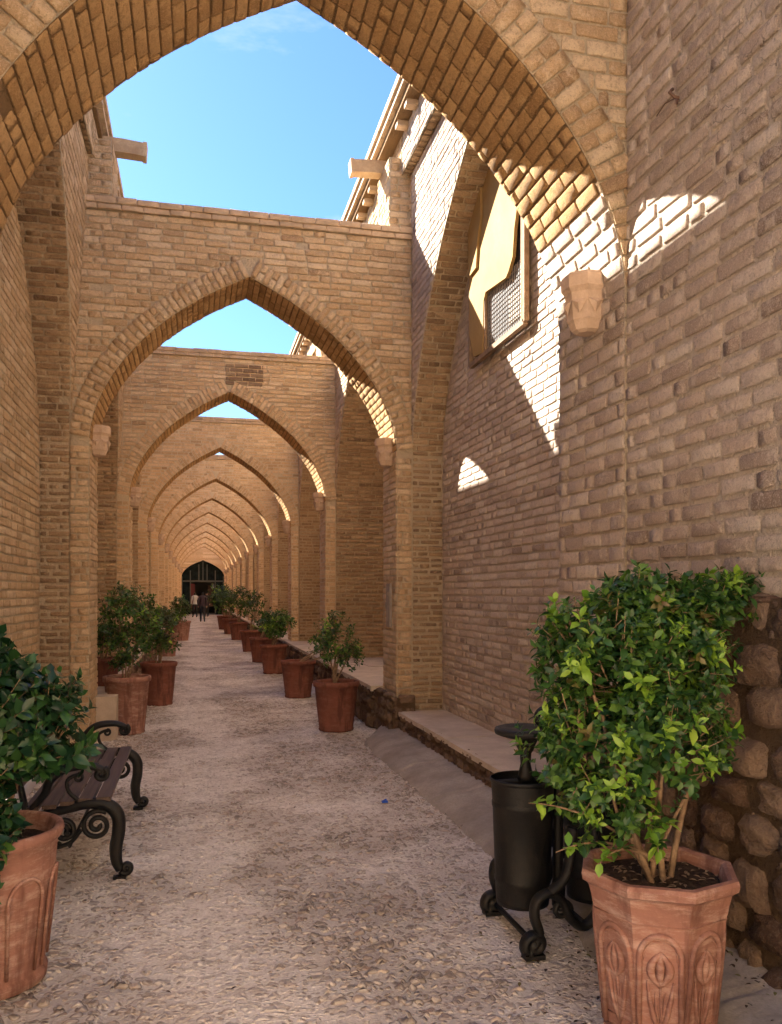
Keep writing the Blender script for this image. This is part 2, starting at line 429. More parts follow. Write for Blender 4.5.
class Curve:
    """half arch curve, s=0 at springing to L at apex, returns point (r,h) & outward normal"""
    def __init__(s, P):
        s.P = P[::-1]; s.c = [0]
        for i in range(1, len(s.P)):
            s.c.append(s.c[-1]+math.hypot(s.P[i][0]-s.P[i-1][0], s.P[i][1]-s.P[i-1][1]))
        s.L = s.c[-1]
    def at(s, t):
        t = min(max(t, 0), s.L-1e-6)
        i = 0
        while s.c[i+1] < t: i += 1
        k = (t-s.c[i])/(s.c[i+1]-s.c[i])
        a, b = s.P[i], s.P[i+1]
        def nrm(j):
            j0, j1 = max(j-1,0), min(j+1,len(s.P)-1)
            dx, dy = s.P[j1][0]-s.P[j0][0], s.P[j1][1]-s.P[j0][1]; l = math.hypot(dx,dy)
            return (dy/l, -dx/l)
        n0, n1 = nrm(i), nrm(i+1)
        return (a[0]+(b[0]-a[0])*k, a[1]+(b[1]-a[1])*k, n0[0]+(n1[0]-n0[0])*k, n0[1]+(n1[1]-n0[1])*k)
CA, CN = Curve(PA), Curve(PN)

CX = .56; HW = 1.62

def make_frame(y0, th, xl, xr, top, bh, hi, dz=0, bh_ring=.068, mats='warm', d=.010, rg=rnd, jt=.013, ring=.20, spring_pink=0):
    """archway built in world X, local y from 0..th. returns dict of MBs"""
    wall = MB()
    F = lambda u, v, dd: (u, -dd, v)
    def sp(v):
        r = inv(PA, v)
        if v >= PA[0][1]: return [(xl, xr)]
        return [(xl, CX-r), (CX+r, xr)]
    def spb(v):    # keep bricks clear of the ring
        rr = 0
        if v > PA[0][1]+.2: return [(xl, xr)]
        # offset curve approx
        r = inv(PA, v)
        if v < 3.15: return [(xl, CX-r), (CX+r, xr)]
        # find ring outer radius at height v
        best = 0
        for i in range(0, 60):
            x, h, nx, ny = CA.at(CA.L*i/59)
            hx, hh = x+nx*(ring+.005), h+ny*(ring+.005)
            if hh <= v+.02: best = max(best, 0); lastx = hx
            else:
                best = hx; break
        else: best = 0
        best = lastx if best == 0 else best
        if v > 3.2 and best < .04: return [(xl, xr)]
        return [(a, b) for a, b in ((xl, min(CX-best, CX-r)), (CX+best, xr)) if b-a > .0] or []
    # backing
    courses(wall, F, sp, 0, top, bh=bh, d=-1, hi=False, mo=1, mi=0, bl=99, rg=random.Random(1)) if False else None
    n = int(top/bh)
    for r in range(n*2):
        a, b = top*r/(n*2), top*(r+1)/(n*2)
        s0, s1 = sp(a+1e-4), sp(b-1e-4)
        if len(s0) != len(s1):
            s0 = [(xl, CX), (CX, xr)] if len(s0) == 1 else s0; s1 = [(xl, CX), (CX, xr)] if len(s1) == 1 else s1
        for (p, q), (p2, q2) in zip(s0, s1):
            wall.quad((p,0,a),(q,0,a),(q2,0,b),(p2,0,b), 1)
            wall.quad((q,th,a),(p,th,a),(p2,th,b),(q2,th,b), 0)
    courses(wall, F, spb, .0, top, bh=bh, d=d, hi=hi, back=False, rg=rg, jt=jt, rough=1.0 if hi else .6)
    # jamb faces
    jb = []
    for sx in (-1, 1):
        jb.append(MB())
        G = lambda u, v, dd, sx=sx: (CX+sx*(HW-dd), u, v)
        courses(jb[-1], G, lambda v: [(0.0, th)], 0, 3.2, bh=bh, d=d, hi=hi, rg=rg, jt=jt)
    # ring + soffit
    rg_m = MB(); sf = MB()
    for sx in (-1, 1):
        def FR(s, r, dd, sx=sx):
            x, h, nx, ny = CA.at(s); xx = max(0.002, x+nx*r); return (CX+sx*xx, -dd, h+ny*r)
        def FS(u, s, dd, sx=sx):
            x, h, nx, ny = CA.at(s); return (CX+sx*max(0,(x-nx*dd)), u, h-ny*dd)
        nv = int(CA.L/bh_ring)
        for k in range(nv):
            a, b = CA.L*k/nv, CA.L*(k+1)/nv
            jj = .010
            w_here = 1.0
            rg_m.quad(FR(a,0,.003), FR(b,0,.003), FR(b,ring,.003), FR(a,ring,.003), 1)
            x = CA.at(a)[0]
            if k % 2 == 0: spl = [(0, ring)]
            else: spl = [(0, ring*.48), (ring*.5, ring)]
            for (r0, r1) in spl:
                brick(rg_m, FR, a+jj/2, b-jj/2, r0+.004, r1-.004, d+.006, 0, hi, .8, rg)
        sp0 = spring_pink if sx > 0 else 0
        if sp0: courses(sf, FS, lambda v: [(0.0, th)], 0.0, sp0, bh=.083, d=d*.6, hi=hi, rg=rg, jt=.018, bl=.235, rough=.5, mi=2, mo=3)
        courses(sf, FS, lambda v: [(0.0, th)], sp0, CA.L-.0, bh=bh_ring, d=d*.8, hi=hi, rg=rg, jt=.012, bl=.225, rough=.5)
    # top coping
    cp = MB()
    for lay, (z0, z1, o) in enumerate(((top, top+.055, .045), (top+.058, top+.12, .06))):
        cp.box(xl, xr, -o+.012, th+o-.012, z0+.001, z1-.004, 1)
        CF = lambda u, v, dd, o=o: (u, -o+.012-dd, v)
        brk = MB()
        x = xl
        while x < xr:
            L = rg.uniform(.2,.27); x1 = min(x+L, xr)
            dz = rg.uniform(-.005,.006)
            brick(cp, CF, x+.004, x1-.004, z0+.002+dz, z1+dz, .012, 0, hi, 1, rg)
            cp.box(x+.004, x1-.004, -o+.004, .12, z0+.004, z1+dz+.002, 0)
            x = x1
    return wall, rg_m, sf, cp, jb

# corbel capital
def make_corbel():
    m = MB()
    prof = [(.06,-.36),(.088,-.345),(.105,-.30),(.115,-.285),(.12,-.20),(.128,-.12),(.15,-.09),(.152,-.02),(.14,0)]
    n = 8; vs = []
    for r, z in prof:
        for k in range(n):
            a = 2*math.pi*(k+.5)/n
            x = r*math.cos(a)*1.08; 
            vs.append((x, r*math.sin(a), z))
    fs = [(i*n+k, i*n+(k+1)%n, (i+1)*n+(k+1)%n, (i+1)*n+k) for i in range(len(prof)-1) for k in range(n)]
    fs.append(tuple(range(n))[::-1]); fs.append(tuple((len(prof)-1)*n+k for k in range(n)))
    m.add(vs, fs)
    # faceted triangles under the abacus
    for k in range(n):
        a0 = 2*math.pi*(k+.5)/n; a1 = 2*math.pi*(k+1.5)/n; am = (a0+a1)/2
        P = lambda r, a, z: (r*math.cos(a)*1.08, r*math.sin(a), z)
        m.add([P(.131,a0,-.17), P(.131,a1,-.17), P(.1195,am,-.26), P(.142,am,-.20)], [(0,2,3),(2,1,3),(0,3,1)])
    return m
corbel_me = make_corbel().mesh('corbel', [M['corbel']])

def build_frame(name, y, th, parts, label, group=None):
    e = empty(name, (0, y, 0), label=label, cat='archway', group=group)
    for nm, me in parts:
        o = bpy.data.objects.new(nm, me); C.objects.link(o); o.parent = e
    for sx in (-1, 1):
        c = bpy.data.objects.new('corbel', corbel_me); C.objects.link(c); c.parent = e
        c.location = (CX+sx*(HW-(.05 if sx > 0 or y > 5 else -.03)), th*.42, 3.37); c.scale = (.88, .88, .88)
        c.rotation_euler = (0, 0, 0)
    return e

rgA = random.Random(11)
def frame_meshes(*a, mt=('brick_warm','mortar_warm'), jm=None, **k):
    w, r, s, c, j = make_frame(*a, **k); jm = jm or mt
    return [('spandrel_wall', w.mesh('spandrel_wall', [M[mt[0]], M[mt[1]]])),
            ('arch_ring', r.mesh('arch_ring', [M[mt[0]], M[mt[1]]])),
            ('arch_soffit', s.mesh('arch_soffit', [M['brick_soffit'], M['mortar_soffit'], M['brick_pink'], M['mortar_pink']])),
            ('jamb', j[0].mesh('jamb', [M[jm[0]], M[jm[1]]])), ('jamb', j[1].mesh('jamb', [M[jm[0]], M[jm[1]]])),
            ('coping', c.mesh('coping', [M['coping'], M['mortar_warm']]))]
XR, XL = 2.35, -1.25
ORD = ['first','second','third','fourth','fifth','sixth','seventh','eighth','ninth','tenth','eleventh','twelfth','thirteenth']
fA = frame_meshes(0, .8, -1.24, 2.20, 5.72, .084, True, jm=('brick_pink','mortar_pink'), spring_pink=.50, d=.011, jt=.016, rg=rgA, bh_ring=.078, ring=.22)
build_frame('brick_archway', 3.95, .8, fA, 'nearest pointed brick arch, overhead, its sunlit soffit reaching the right wall', 'pointed arches spanning the lane')
fB = frame_meshes(0, .68, XL, XR, 5.54, .069, True, rg=random.Random(12))
build_frame('brick_archway', 9.0, .68, fB, 'brick arch just past the bench, second from the viewer, with full coping against the sky', 'pointed arches spanning the lane')
fC = [frame_meshes(0, .68, XL, XR, 5.54, .069, False, rg=random.Random(13+i)) for i in range(3)]
PER = 5.2
NF = 11
for i in range(1, NF):
    build_frame('brick_archway', 9.0+PER*i, .68, fC[i % 3], f'pointed brick arch, {ORD[i+1]} from the viewer along the lane', 'pointed arches spanning the lane')
pt = MB(); rgq = random.Random(77)
courses(pt, lambda u, v, dd: (u, -dd-.002, v), lambda v: [(.48, 1.12)], 5.10, 5.46, bh=.069, d=.014, hi=False, rg=rgq, back=False)
for fr_ in [o for o in C.objects if o.name.startswith('brick_archway') and abs(o.location.y-14.2) < .01]:
    o = bpy.data.objects.new('dark_brick_patch', pt.mesh('dark_brick_patch', [M['brick_old']])); C.objects.link(o); o.parent = fr_
for fr_ in [o for o in C.objects if o.name.startswith('brick_archway') and o.location.y > 15]:
    fr_.location.x += rnd.uniform(-.03,.03); fr_.location.z += rnd.uniform(-.05,.03)
# one arch behind the viewer so that light is right
# ------------------------------------------------------------------ side walls
EV = {1: 6.70, -1: 6.50}
def xleft(h):
    return -1.24 + .155*min(max((h-3.4)/2.3, 0), 1)
def side_map(side, off=0):
    if side > 0: return lambda u, v, dd: (XR+off-dd, u, v)
    return lambda u, v, dd: (xleft(v)-off+dd, u, v)

def make_bay(side, L, hi, depth, bh, mats, d, rg, z0=.0, jt=.016, recess_rough=1.0):
    """bay of local length L (y 0..L) with a blind pointed niche; y=0 near end"""
    m = MB(); nr = MB()
    f = side_map(side)
    hw = L/2; sc = hw/2.12; cy = L/2
    def sp(v):
        if v >= PN[0][1]: return [(0, L)]
        r = min(inv(PN, v)*sc, hw)
        if v <= 3.2: return []
        return [(0, cy-r), (cy+r, L)]
    def spB(v):
        s = sp(v)
        return s
    courses(m, f, sp, 3.2, 6.28 if side > 0 else 6.1, bh=bh, d=d, hi=hi, rg=rg, jt=jt, wav=0)
    # upper offset course (corbelled out)
    u0 = (XR-.11) if side > 0 else None
    fu = (lambda u, v, dd: (XR-.11-dd, u, v)) if side > 0 else (lambda u, v, dd: (-1.085+.06+dd, u, v))
    courses(m, fu, lambda v: [(0, L+.0)], 6.28 if side > 0 else 6.1, EV[side], bh=bh, d=d, hi=hi, rg=rg, jt=jt)
    # underside of the first step
    sz_ = 6.28 if side > 0 else 6.1
    a, b = fu(0,sz_,0), fu(L,sz_,0); a2, b2 = f(0,sz_,0), f(L,sz_,0)
    nr.quad(a, b, b2, a2, 1)
    fs_ = (lambda u, v, dd: (XR-v, u, 6.28-dd)) if side > 0 else (lambda u, v, dd: (-1.085+v, u, 6.1-dd))
    courses(nr, fs_, lambda v: [(0, L)], .0, .105 if side > 0 else .055, bh=.1, d=.006, hi=hi, rg=rg, bl=.11)
    # niche back wall
    fb = (lambda u, v, dd: (XR+depth-dd, u, v)) if side > 0 else (lambda u, v, dd: (-1.24-depth+dd, u, v))
    def sb(v):
        r = min(inv(PN, v)*sc, hw) if v > 3.2 else hw
        return [(cy-r, cy+r)] if r > .03 else [(cy-.03, cy+.03)]
    courses(m, fb, sb, z0, PN[0][1], bh=bh, d=d, hi=hi, rg=rg, jt=jt)
    # reveals facing the viewer and away (jamb returns)
    for yy, sgn in ((L, -1), (0, 1)):
        if side > 0: fr = lambda u, v, dd, yy=yy, sgn=sgn: (XR+u, yy+sgn*dd, v)
        else: fr = lambda u, v, dd, yy=yy, sgn=sgn: (-1.24-u, yy+sgn*dd, v)
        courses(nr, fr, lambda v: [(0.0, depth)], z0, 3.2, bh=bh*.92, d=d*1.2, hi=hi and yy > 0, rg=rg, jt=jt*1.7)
    # soffit of the niche arch
    for sy in (-1, 1):
        def fsf(u, s, dd, sy=sy):
            x, h, nx, ny = CN.at(s)
            yv = cy + sy*max(0, (x-nx*dd))*sc; zz = h-ny*dd
            return ((XR+u) if side > 0 else (xleft(zz)-u), yv, zz)
        courses(nr, fsf, lambda v: [(0.0, depth + (.16 if side < 0 else 0))], 0, CN.L, bh=.066, d=d, hi=hi, rg=rg, jt=jt)
    # eave: dentil soffit + top slab
    cn = MB()
    sgn = -1 if side > 0 else 1
    x_in = (XR-.11) if side > 0 else (-1.085+.06)
    x_out = x_in + sgn*(.20 if side > 0 else .10)
    xa, xb = min(x_in, x_out), max(x_in, x_out)
    cn.box(min(x_in+(-.0) , x_out+sgn*-.05), max(x_in, x_out+sgn*-.05), 0, L, EV[side]+.0, EV[side]+.07, 1)
    y = 0
    while y < L:
        w = rg.uniform(.2,.26); y1 = min(y+w, L)
        cn.box(min(x_in, x_out), max(x_in, x_out), y+.004, y1-.004, EV[side]+.074+rg.uniform(0,.006), EV[side]+.135, 0)
        cn.box(min(x_in, x_out+sgn*.03), max(x_in, x_out+sgn*.03), y+.01, y1-.002, EV[side]+.14, EV[side]+.2+rg.uniform(0,.012), 0)
        y = y1
    y = .1
    while y < L-.1:
        if rg.random() < .8: cn.box(min(x_in+sgn*.005, x_in+sgn*.13), max(x_in+sgn*.005, x_in+sgn*.13), y, y+.1, EV[side]-.06, EV[side]-.002, 0)
        y += rg.uniform(.3,.42)
    # roof slab behind
    xo = XR+3.8 if side > 0 else -5.0
    cn.box(min(x_in, xo), max(x_in, xo), 0, L, EV[side]+.136, EV[side]+.138, 1)
    return m, nr, cn

def pier_part(side, L, hi, bh, d, rg, jt, x):
    """plain wall stretch local y 0..L with step & eave"""
    m = MB(); f = (lambda u, v, dd: (x-dd, u, v)) if side > 0 else (lambda u, v, dd: (x+dd, u, v))
    courses(m, f, lambda v: [(0, L)], 0, EV[side], bh=bh, d=d, hi=hi, rg=rg, jt=jt, rough=1.0)
    return m

wallR = empty('brick_wall', (XR, 0, 0), label='tall weathered brick wall along the right side, with blind arched niches and an eave', cat='wall')
wallL = empty('brick_wall', (-1.2, 0, 0), label='tall honey-coloured brick wall along the left side, behind the iron bench', cat='wall')
def child(name, me, root, y):
    o = bpy.data.objects.new(name, me); C.objects.link(o); o.parent = root
    o.location = (-root.location.x, y, 0); return o
# bay 0 (beside/behind the viewer)
m = pier_part(1, 2.75, True,   .084, .011, random.Random(21), .023, 2.19)
child('wall_face', m.mesh('wall_face', [M['brick_pink'], M['mortar_pink']]), wallR, 1.2)
m = pier_part(-1, 2.45, False, .075, .012, random.Random(22), .016, -1.24)
child('wall_face', m.mesh('wall_face', [M['brick_left'], M['mortar_warm']]), wallL, 1.5)
rt = MB(); courses(rt, lambda u, v, dd: (u, -5.0+dd, v), lambda v: [(-9.0, 9.0)], 0, 7.2, bh=.12, d=.01, hi=False, bl=.4, rg=random.Random(23))  # added unseen wall behind the viewer, bounces sunlight into the lane
rt.box(-9, 9, -5.6, -5.01, 0, 7.2, 0)
child('bounce_wall', rt.mesh('bounce_wall', [M['brick_left'], M['mortar_warm']]), wallL, 0)
# bay 1
for side, root, dep, bh, mt, z0 in ((1, wallR, .36, .071, ('brick_pink','mortar_pink'), .3), (-1, wallL, .30, .074, ('brick_left','mortar_warm'), 0)):
    w, nr_, cn = make_bay(side, 4.25, True, dep, bh, mt, .009, random.Random(30+side), z0=z0)
    child('arched_wall', w.mesh('arched_wall', [M[mt[0]], M[mt[1]]]), root, 4.75)
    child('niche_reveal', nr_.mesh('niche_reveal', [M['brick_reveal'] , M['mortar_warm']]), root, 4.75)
    child('eave', cn.mesh('eave', [M['coping'], M['mortar_soffit']]), root, 4.75)
# further bays share meshes
LB = PER-.68
for side, root, dep, bh, mt in ((1, wallR, 1.35, .078, ('brick_warm','mortar_warm')), (-1, wallL, .45, .074, ('brick_warm','mortar_warm'))):
    hi2 = make_bay(side, LB, True, dep, bh, mt, .012, random.Random(40+side), z0=.45)
    lo2 = make_bay(side, LB, False, dep, bh, mt, .012, random.Random(50+side), z0=.45)
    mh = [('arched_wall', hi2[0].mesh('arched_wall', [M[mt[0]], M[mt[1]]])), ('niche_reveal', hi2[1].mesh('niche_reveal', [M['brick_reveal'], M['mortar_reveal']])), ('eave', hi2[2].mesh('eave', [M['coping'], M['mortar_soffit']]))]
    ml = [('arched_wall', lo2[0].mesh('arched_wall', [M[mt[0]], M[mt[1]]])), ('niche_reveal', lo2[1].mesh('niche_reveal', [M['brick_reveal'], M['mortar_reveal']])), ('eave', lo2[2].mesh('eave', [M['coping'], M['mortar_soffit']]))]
    for i in range(NF):
        for nm, me in (mh if i < 1 else ml): child(nm, me, root, 9.68+PER*i)
# above-frame piers, spouts, eave over frames
def pier_top(side, th, hi, rg):
    m = MB(); sgn = -1 if side > 0 else 1
    x0 = XR if side > 0 else -1.085
    f = (lambda u, v, dd: (x0-dd, u, v)) if side > 0 else (lambda u, v, dd: (x0+dd, u, v))
    courses(m, f, lambda v: [(0, th)], 5.6, 6.28 if side > 0 else 6.1, bh=.075, d=.01, hi=hi, rg=rg)
    # pilaster
    xp = x0+sgn*.24
    ff = (lambda u, v, dd: (u, .06-dd, v))
    a, b = min(x0, xp), max(x0, xp)
    courses(m, ff, lambda v: [(a, b)], 5.66, 6.48 if side > 0 else 6.3, bh=.072, d=.009, hi=hi, rg=rg, bl=.24)
    fp = (lambda u, v, dd: (xp-dd, u, v)) if side > 0 else (lambda u, v, dd: (xp+dd, u, v))
    courses(m, fp, lambda v: [(.06, th-.02)], 5.66, 6.48 if side > 0 else 6.3, bh=.072, d=.009, hi=hi, rg=rg)
    tz = 6.48 if side > 0 else 6.3
    m.box(a, b, .07, th-.03, tz, tz+.002, 0)
    m.box(a, b, th-.032, th-.03, 5.66, tz, 0)
    fu = (lambda u, v, dd: (XR-.11-dd, u, v)) if side > 0 else (lambda u, v, dd: (-1.085+.06+dd, u, v))
    courses(m, fu, lambda v: [(0, th)], 6.28 if side > 0 else 6.1, EV[side], bh=.08, d=.01, hi=hi, rg=rg)
    return m
def eave_piece(side, L, rg):
    cn = MB(); sgn = -1 if side > 0 else 1
    x_in = (XR-.11) if side > 0 else (-1.085+.06); x_out = x_in+sgn*(.2 if side > 0 else .1)
    cn.box(min(x_in, x_out-sgn*.05), max(x_in, x_out-sgn*.05), 0, L, EV[side], EV[side]+.07, 1)
    y = 0
    while y < L:
        y1 = min(y+rg.uniform(.2,.26), L)
        cn.box(min(x_in, x_out), max(x_in, x_out), y+.004, y1-.004, EV[side]+.074+rg.uniform(0,.006), EV[side]+.135, 0)
        cn.box(min(x_in, x_out+sgn*.03), max(x_in, x_out+sgn*.03), y+.01, y1-.002, EV[side]+.14, EV[side]+.2+rg.uniform(0,.012), 0)
        y = y1
    return cn
def spout_mb(side):
    m = MB(); sgn = -1 if side > 0 else 1
    x0 = 2.24 if side > 0 else -1.02; zz = 0 if side > 0 else -.1
    pts = [(x0-sgn*.3, 0, 6.56+zz), (x0+sgn*.25, 0, 6.55+zz), (x0+sgn*.48, 0, 6.535+zz)]
    m.tube(pts, [.105,.105,.1], 4, 0, up=(0,0,1))
    m.tube([(x0+sgn*.46, 0, 6.535+zz), (x0+sgn*.50, 0, 6.532+zz)], [.112,.112], 4, 0, up=(0,0,1))
    return m
for side, root in ((1, wallR), (-1, wallL)):
    mt = ('brick_warm', 'mortar_warm')
    ph_ = pier_top(side, .68, True, random.Random(60+side)).mesh('upper_pier', [M['brick_warm'], M['mortar_warm']])
    pe = eave_piece(side, .68, random.Random(61)).mesh('eave', [M['coping'], M['mortar_soffit']])
    pe0 = eave_piece(side, 3.55 if side > 0 else 3.25, random.Random(62)).mesh('eave', [M['coping'], M['mortar_soffit']])
    sp_ = spout_mb(side).mesh('water_spout', [M['spout']])
    child('eave', pe0, root, 1.2 if side > 0 else 1.5)
    p0 = pier_top(side, .8, False, random.Random(66)).mesh('upper_pier', [M['brick_warm'], M['mortar_warm']]); child('upper_pier', p0, root, 3.95)
    for i in range(NF):
        child('upper_pier', ph_, root, 9.0+PER*i); child('eave', pe, root, 9.0+PER*i)
        if i < 8: child('water_spout', sp_, root, 9.5+PER*i)

# solid masonry core behind pier zones so no light leaks
core = MB()
for y0, y1 in [(3.95, 4.75)] + [(9.0+PER*i, 9.68+PER*i) for i in range(NF)]:
    core.box(XR+.003, XR+1.36, y0+.004, y1-.004, 0, EV[1]-.05)
child('wall_core', core.mesh('wall_core', [M['brick_warm']]), wallR, 0)
core = MB()
for y0, y1 in [(3.95, 4.75)] + [(9.0+PER*i, 9.68+PER*i) for i in range(NF)]:
    core.box(-1.7, -1.245, y0+.004, y1-.004, 0, EV[1]-.05)
core.box(-1.245, -1.09, 1.5, 4.7, 6.3, EV[-1]+.1)
child('wall_core', core.mesh('wall_core', [M['brick_warm']]), wallL, 0)

# ------------------------------------------------------------------ rubble, ledges
def stone(mb, f, u0, u1, v0, v1, bulge, rg, n=7):
    ox = rg.uniform(0, 90); vs = []
    rot = rg.uniform(-.22,.22); cu, cv = (u0+u1)/2, (v0+v1)/2
    ex = rg.uniform(3, 6)
    for j in range(n):
        for i in range(n):
            a, b = i/(n-1)*2-1, j/(n-1)*2-1
            # squircle
            rr = (abs(a)**ex+abs(b)**ex)**(1/ex) if (a or b) else 0
            mx = max(abs(a), abs(b)); k = (mx/rr) if rr > 0 else 1
            A, B = a*k, b*k
            e = max(abs(a), abs(b))
            q = 1.03+.3*noise.noise(Vector((ox+A*1.3, B*1.3, 0)))
            A *= q; B *= q
            A, B = A*math.cos(rot)-B*math.sin(rot)*.6, B*math.cos(rot)+A*math.sin(rot)*.6
            dd = bulge*(max(0, 1-e**3.2))**.6 - (.02 if e > .99 else 0)
            dd *= 1+.5*noise.noise(Vector((ox+A*1.6, B*1.6, 5)))
            dd += .03*noise.noise(Vector((ox+A*2.4, B*2.4, 9)))*min(1, bulge/.05)+.012*noise.noise(Vector((ox+A*6, B*6, 2)))
            vs.append(f(cu+A*(u1-u0)/2, cv+B*(v1-v0)/2, dd))
    mb.add(vs, [(j*n+i, j*n+i+1, (j+1)*n+i+1, (j+1)*n+i) for j in range(n-1) for i in range(n-1)], 0, True)
def rubble(mb, f, u0, u1, v0, v1, sz, bulge, rg, top=None):
    v = v0
    while v < v1:
        h = min(sz*rg.uniform(.75,1.25), v1-v+.02)
        u = u0 - rg.uniform(0, .1)
        while u < u1:
            w = sz*rg.uniform(.8,1.7)
            jit = rg.uniform(-.03,.03)*sz/.2
            if top is None or v+h < top(u+w/2)+.08:
                stone(mb, f, max(u,u0)+.003, min(u+w,u1+.02)-.003, v+jit, v+h+jit, bulge*rg.uniform(.7,1.2), rg)
            if rg.random() < .35:
                s = sz*.3; stone(mb, f, u-s/2, u+s/2, v+jit-s/2, v+jit+s/2, bulge*.5, rg, 5)
            u += w
        v += h*.93
    N = 12
    for i in range(N):
        a, b = u0+(u1-u0)*i/N, u0+(u1-u0)*(i+1)/N
        ta, tb = (top(a), top(b)) if top else (v1, v1)
        M_ = 10
        for j in range(M_):
            c0, c1 = j/M_, (j+1)/M_
            g = lambda u, t, c: f(u, v0+(t-v0)*c, .4*bulge+.25*bulge*noise.noise(Vector((u*5, c*t*5, 2))))
            mb.quad(g(a,ta,c0), g(b,tb,c0), g(b,tb,c1), g(a,ta,c1), 1)
rr = random.Random(5)
rb = MB()
fr = lambda u, v, dd: (2.19-dd, u, v)
topf = lambda y: 1.5 + .1*math.sin(y*3) - max(0, y-3.0)*.35
rubble(rb, fr, 1.2, 4.6, .0, 1.6, .19, .07, rr, topf)
child('rubble_base', rb.mesh('rubble_base', [M['rubble'], M['rubble_mortar']]), wallR, 0)
# bay 1 ledge
rb = MB(); rubble(rb, lambda u, v, dd: (2.19-dd, u, v), 4.3, 8.95, .0, .27, .12, .03, rr)
rubble(rb, lambda u, v, dd: (2.10-dd, u, v), 8.9, 9.72, .0, .46, .15, .035, rr)
rubble(rb, lambda u, v, dd: (u, 8.9-dd, v), 2.1, 2.36, .0, .46, .14, .03, rr)
rb.box(2.1, 2.36, 8.9, 9.7, 0, .44, 1)
child('rubble_base', rb.mesh('rubble_base', [M['rubble'], M['rubble_mortar']]), wallR, 0)
lg = MB(); N = 5
for i in range(N):
    y0, y1 = 4.5+4.42*i/N, 4.5+4.42*(i+1)/N
    z = .31+rr.uniform(-.004,.004)
    lg.box(2.165+rr.uniform(-.005,.005), 2.72, y0+.003, y1-.003, z-.045, z)
child('stone_ledge', lg.mesh('stone_ledge', [M['slab']]), wallR, 0)
def platform(side, L, edge, back, h, rg):
    m = MB(); s = MB()
    sgn = -1 if side > 0 else 1
    rubble(m, (lambda u, v, dd: (edge+sgn*dd, u, v)), 0, L, 0, h-.05, .17, .05, rg)
    y = 0
    while y < L:
        w = rg.uniform(.45,.7); y1 = min(y+w, L)
        x = edge+sgn*.03
        while (x < back if side > 0 else x > back):
            x1 = x - sgn*rg.uniform(.4,.6)
            x1 = min(x1, back) if side > 0 else max(x1, back)
            s.box(min(x,x1)+.003, max(x,x1)-.003, y+.003, y1-.003, h-.06, h+rg.uniform(-.006,.006))
            if abs(x1-back) < 1e-6: break
            x = x1
        y = y1
    m.box(min(edge+.01,edge), max(edge,edge+.01), L-.01, L, 0, h-.05, 1)
    return m, s
pr = platform(1, PER, 2.06, XR+1.34, .5, random.Random(70)); pl = platform(-1, PER, -1.0, -1.66, .48, random.Random(71))
for root, p in ((wallR, pr), (wallL, pl)):
    a = p[0].mesh('rubble_base', [M['rubble'], M['rubble_mortar']]); b = p[1].mesh('platform_slabs', [M['slab']])
    for i in range(NF):
        child('rubble_base', a, root, 9.72+PER*i); child('platform_slabs', b, root, 9.72+PER*i)
st = MB(); st.box(-1.3, -.84, 9.5, 9.74, 0, .485); st.box(-1.3,-.985, 9.0, 9.5, 0, .1)
child('stone_step', st.mesh('stone_step', [M['slab']]), wallL, 0)

# ------------------------------------------------------------------ ground
g = MB()
nx, ny = 170, 560
x0, x1, y0, y1 = -1.3, 2.25, 1.6, 13.0
def gh(x, y): return .018*nz(x*.8, y*.8, 1) + .02*math.exp(-((x-.6)/.9)**2)*0
vs = [(x0+(x1-x0)*i/nx, y0+(y1-y0)*j/ny, gh(x0+(x1-x0)*i/nx, y0+(y1-y0)*j/ny)) for j in range(ny+1) for i in range(nx+1)]
g.add(vs, [(j*(nx+1)+i, j*(nx+1)+i+1, (j+1)*(nx+1)+i+1, (j+1)*(nx+1)+i) for j in range(ny) for i in range(nx)], 0, True)
def strip(ya, yb, n, m_):
    vs = [(x0+(x1-x0)*i/m_, ya+(yb-ya)*j/n, gh(x0+(x1-x0)*i/m_, ya+(yb-ya)*j/n)) for j in range(n+1) for i in range(m_+1)]
    g.add(vs, [(j*(m_+1)+i, j*(m_+1)+i+1, (j+1)*(m_+1)+i+1, (j+1)*(m_+1)+i) for j in range(n) for i in range(m_)], 0, True)
strip(13.0, 70, 500, 34); strip(-3, 1.6, 60, 34)
tag(g.build('lane_paving', M['ground']), kind='structure')
g = MB(); g.quad((-300,-300,-.06),(300,-300,-.06),(300,400,-.06),(-300,400,-.06))
tag(g.build('ground', M['earth']), kind='structure')
# concrete apron
ap = MB(); nyy, nxx = 500, 18; vs = []
for j in range(nyy+1):
    y = .5+(9.35-.5)*j/nyy
    for i in range(nxx+1):
        t = i/nxx
        xe = 1.72+.045*nz(y*1.7, 0, 4)+.02*nz(y*6,0,4) + (.28*max(0, (y-8.7)/.65))
        x = xe+(2.24-xe)*t
        z = .006+.10*(1-(1-min(1,t/.62))**2.4)+.045*max(0,t-.62)/.38+.010*nz(x*5, y*3, 8)-.012*math.exp(-(((y%1.1)-.55)/.02)**2) + (.0 if t > 0 else -.03)
        z += .006*nz(x*18, y*18, 3)
        vs.append((x, y, z))
ap.add(vs, [(j*(nxx+1)+i, j*(nxx+1)+i+1, (j+1)*(nxx+1)+i+1, (j+1)*(nxx+1)+i) for j in range(nyy) for i in range(nxx)], 0, True)
ap.quad((1.98,9.35,0),(2.24,9.35,0),(2.24,9.35,.13),(2.1,9.35,.1))
tag(ap.build('pavement_apron', M['concrete']), kind='structure')

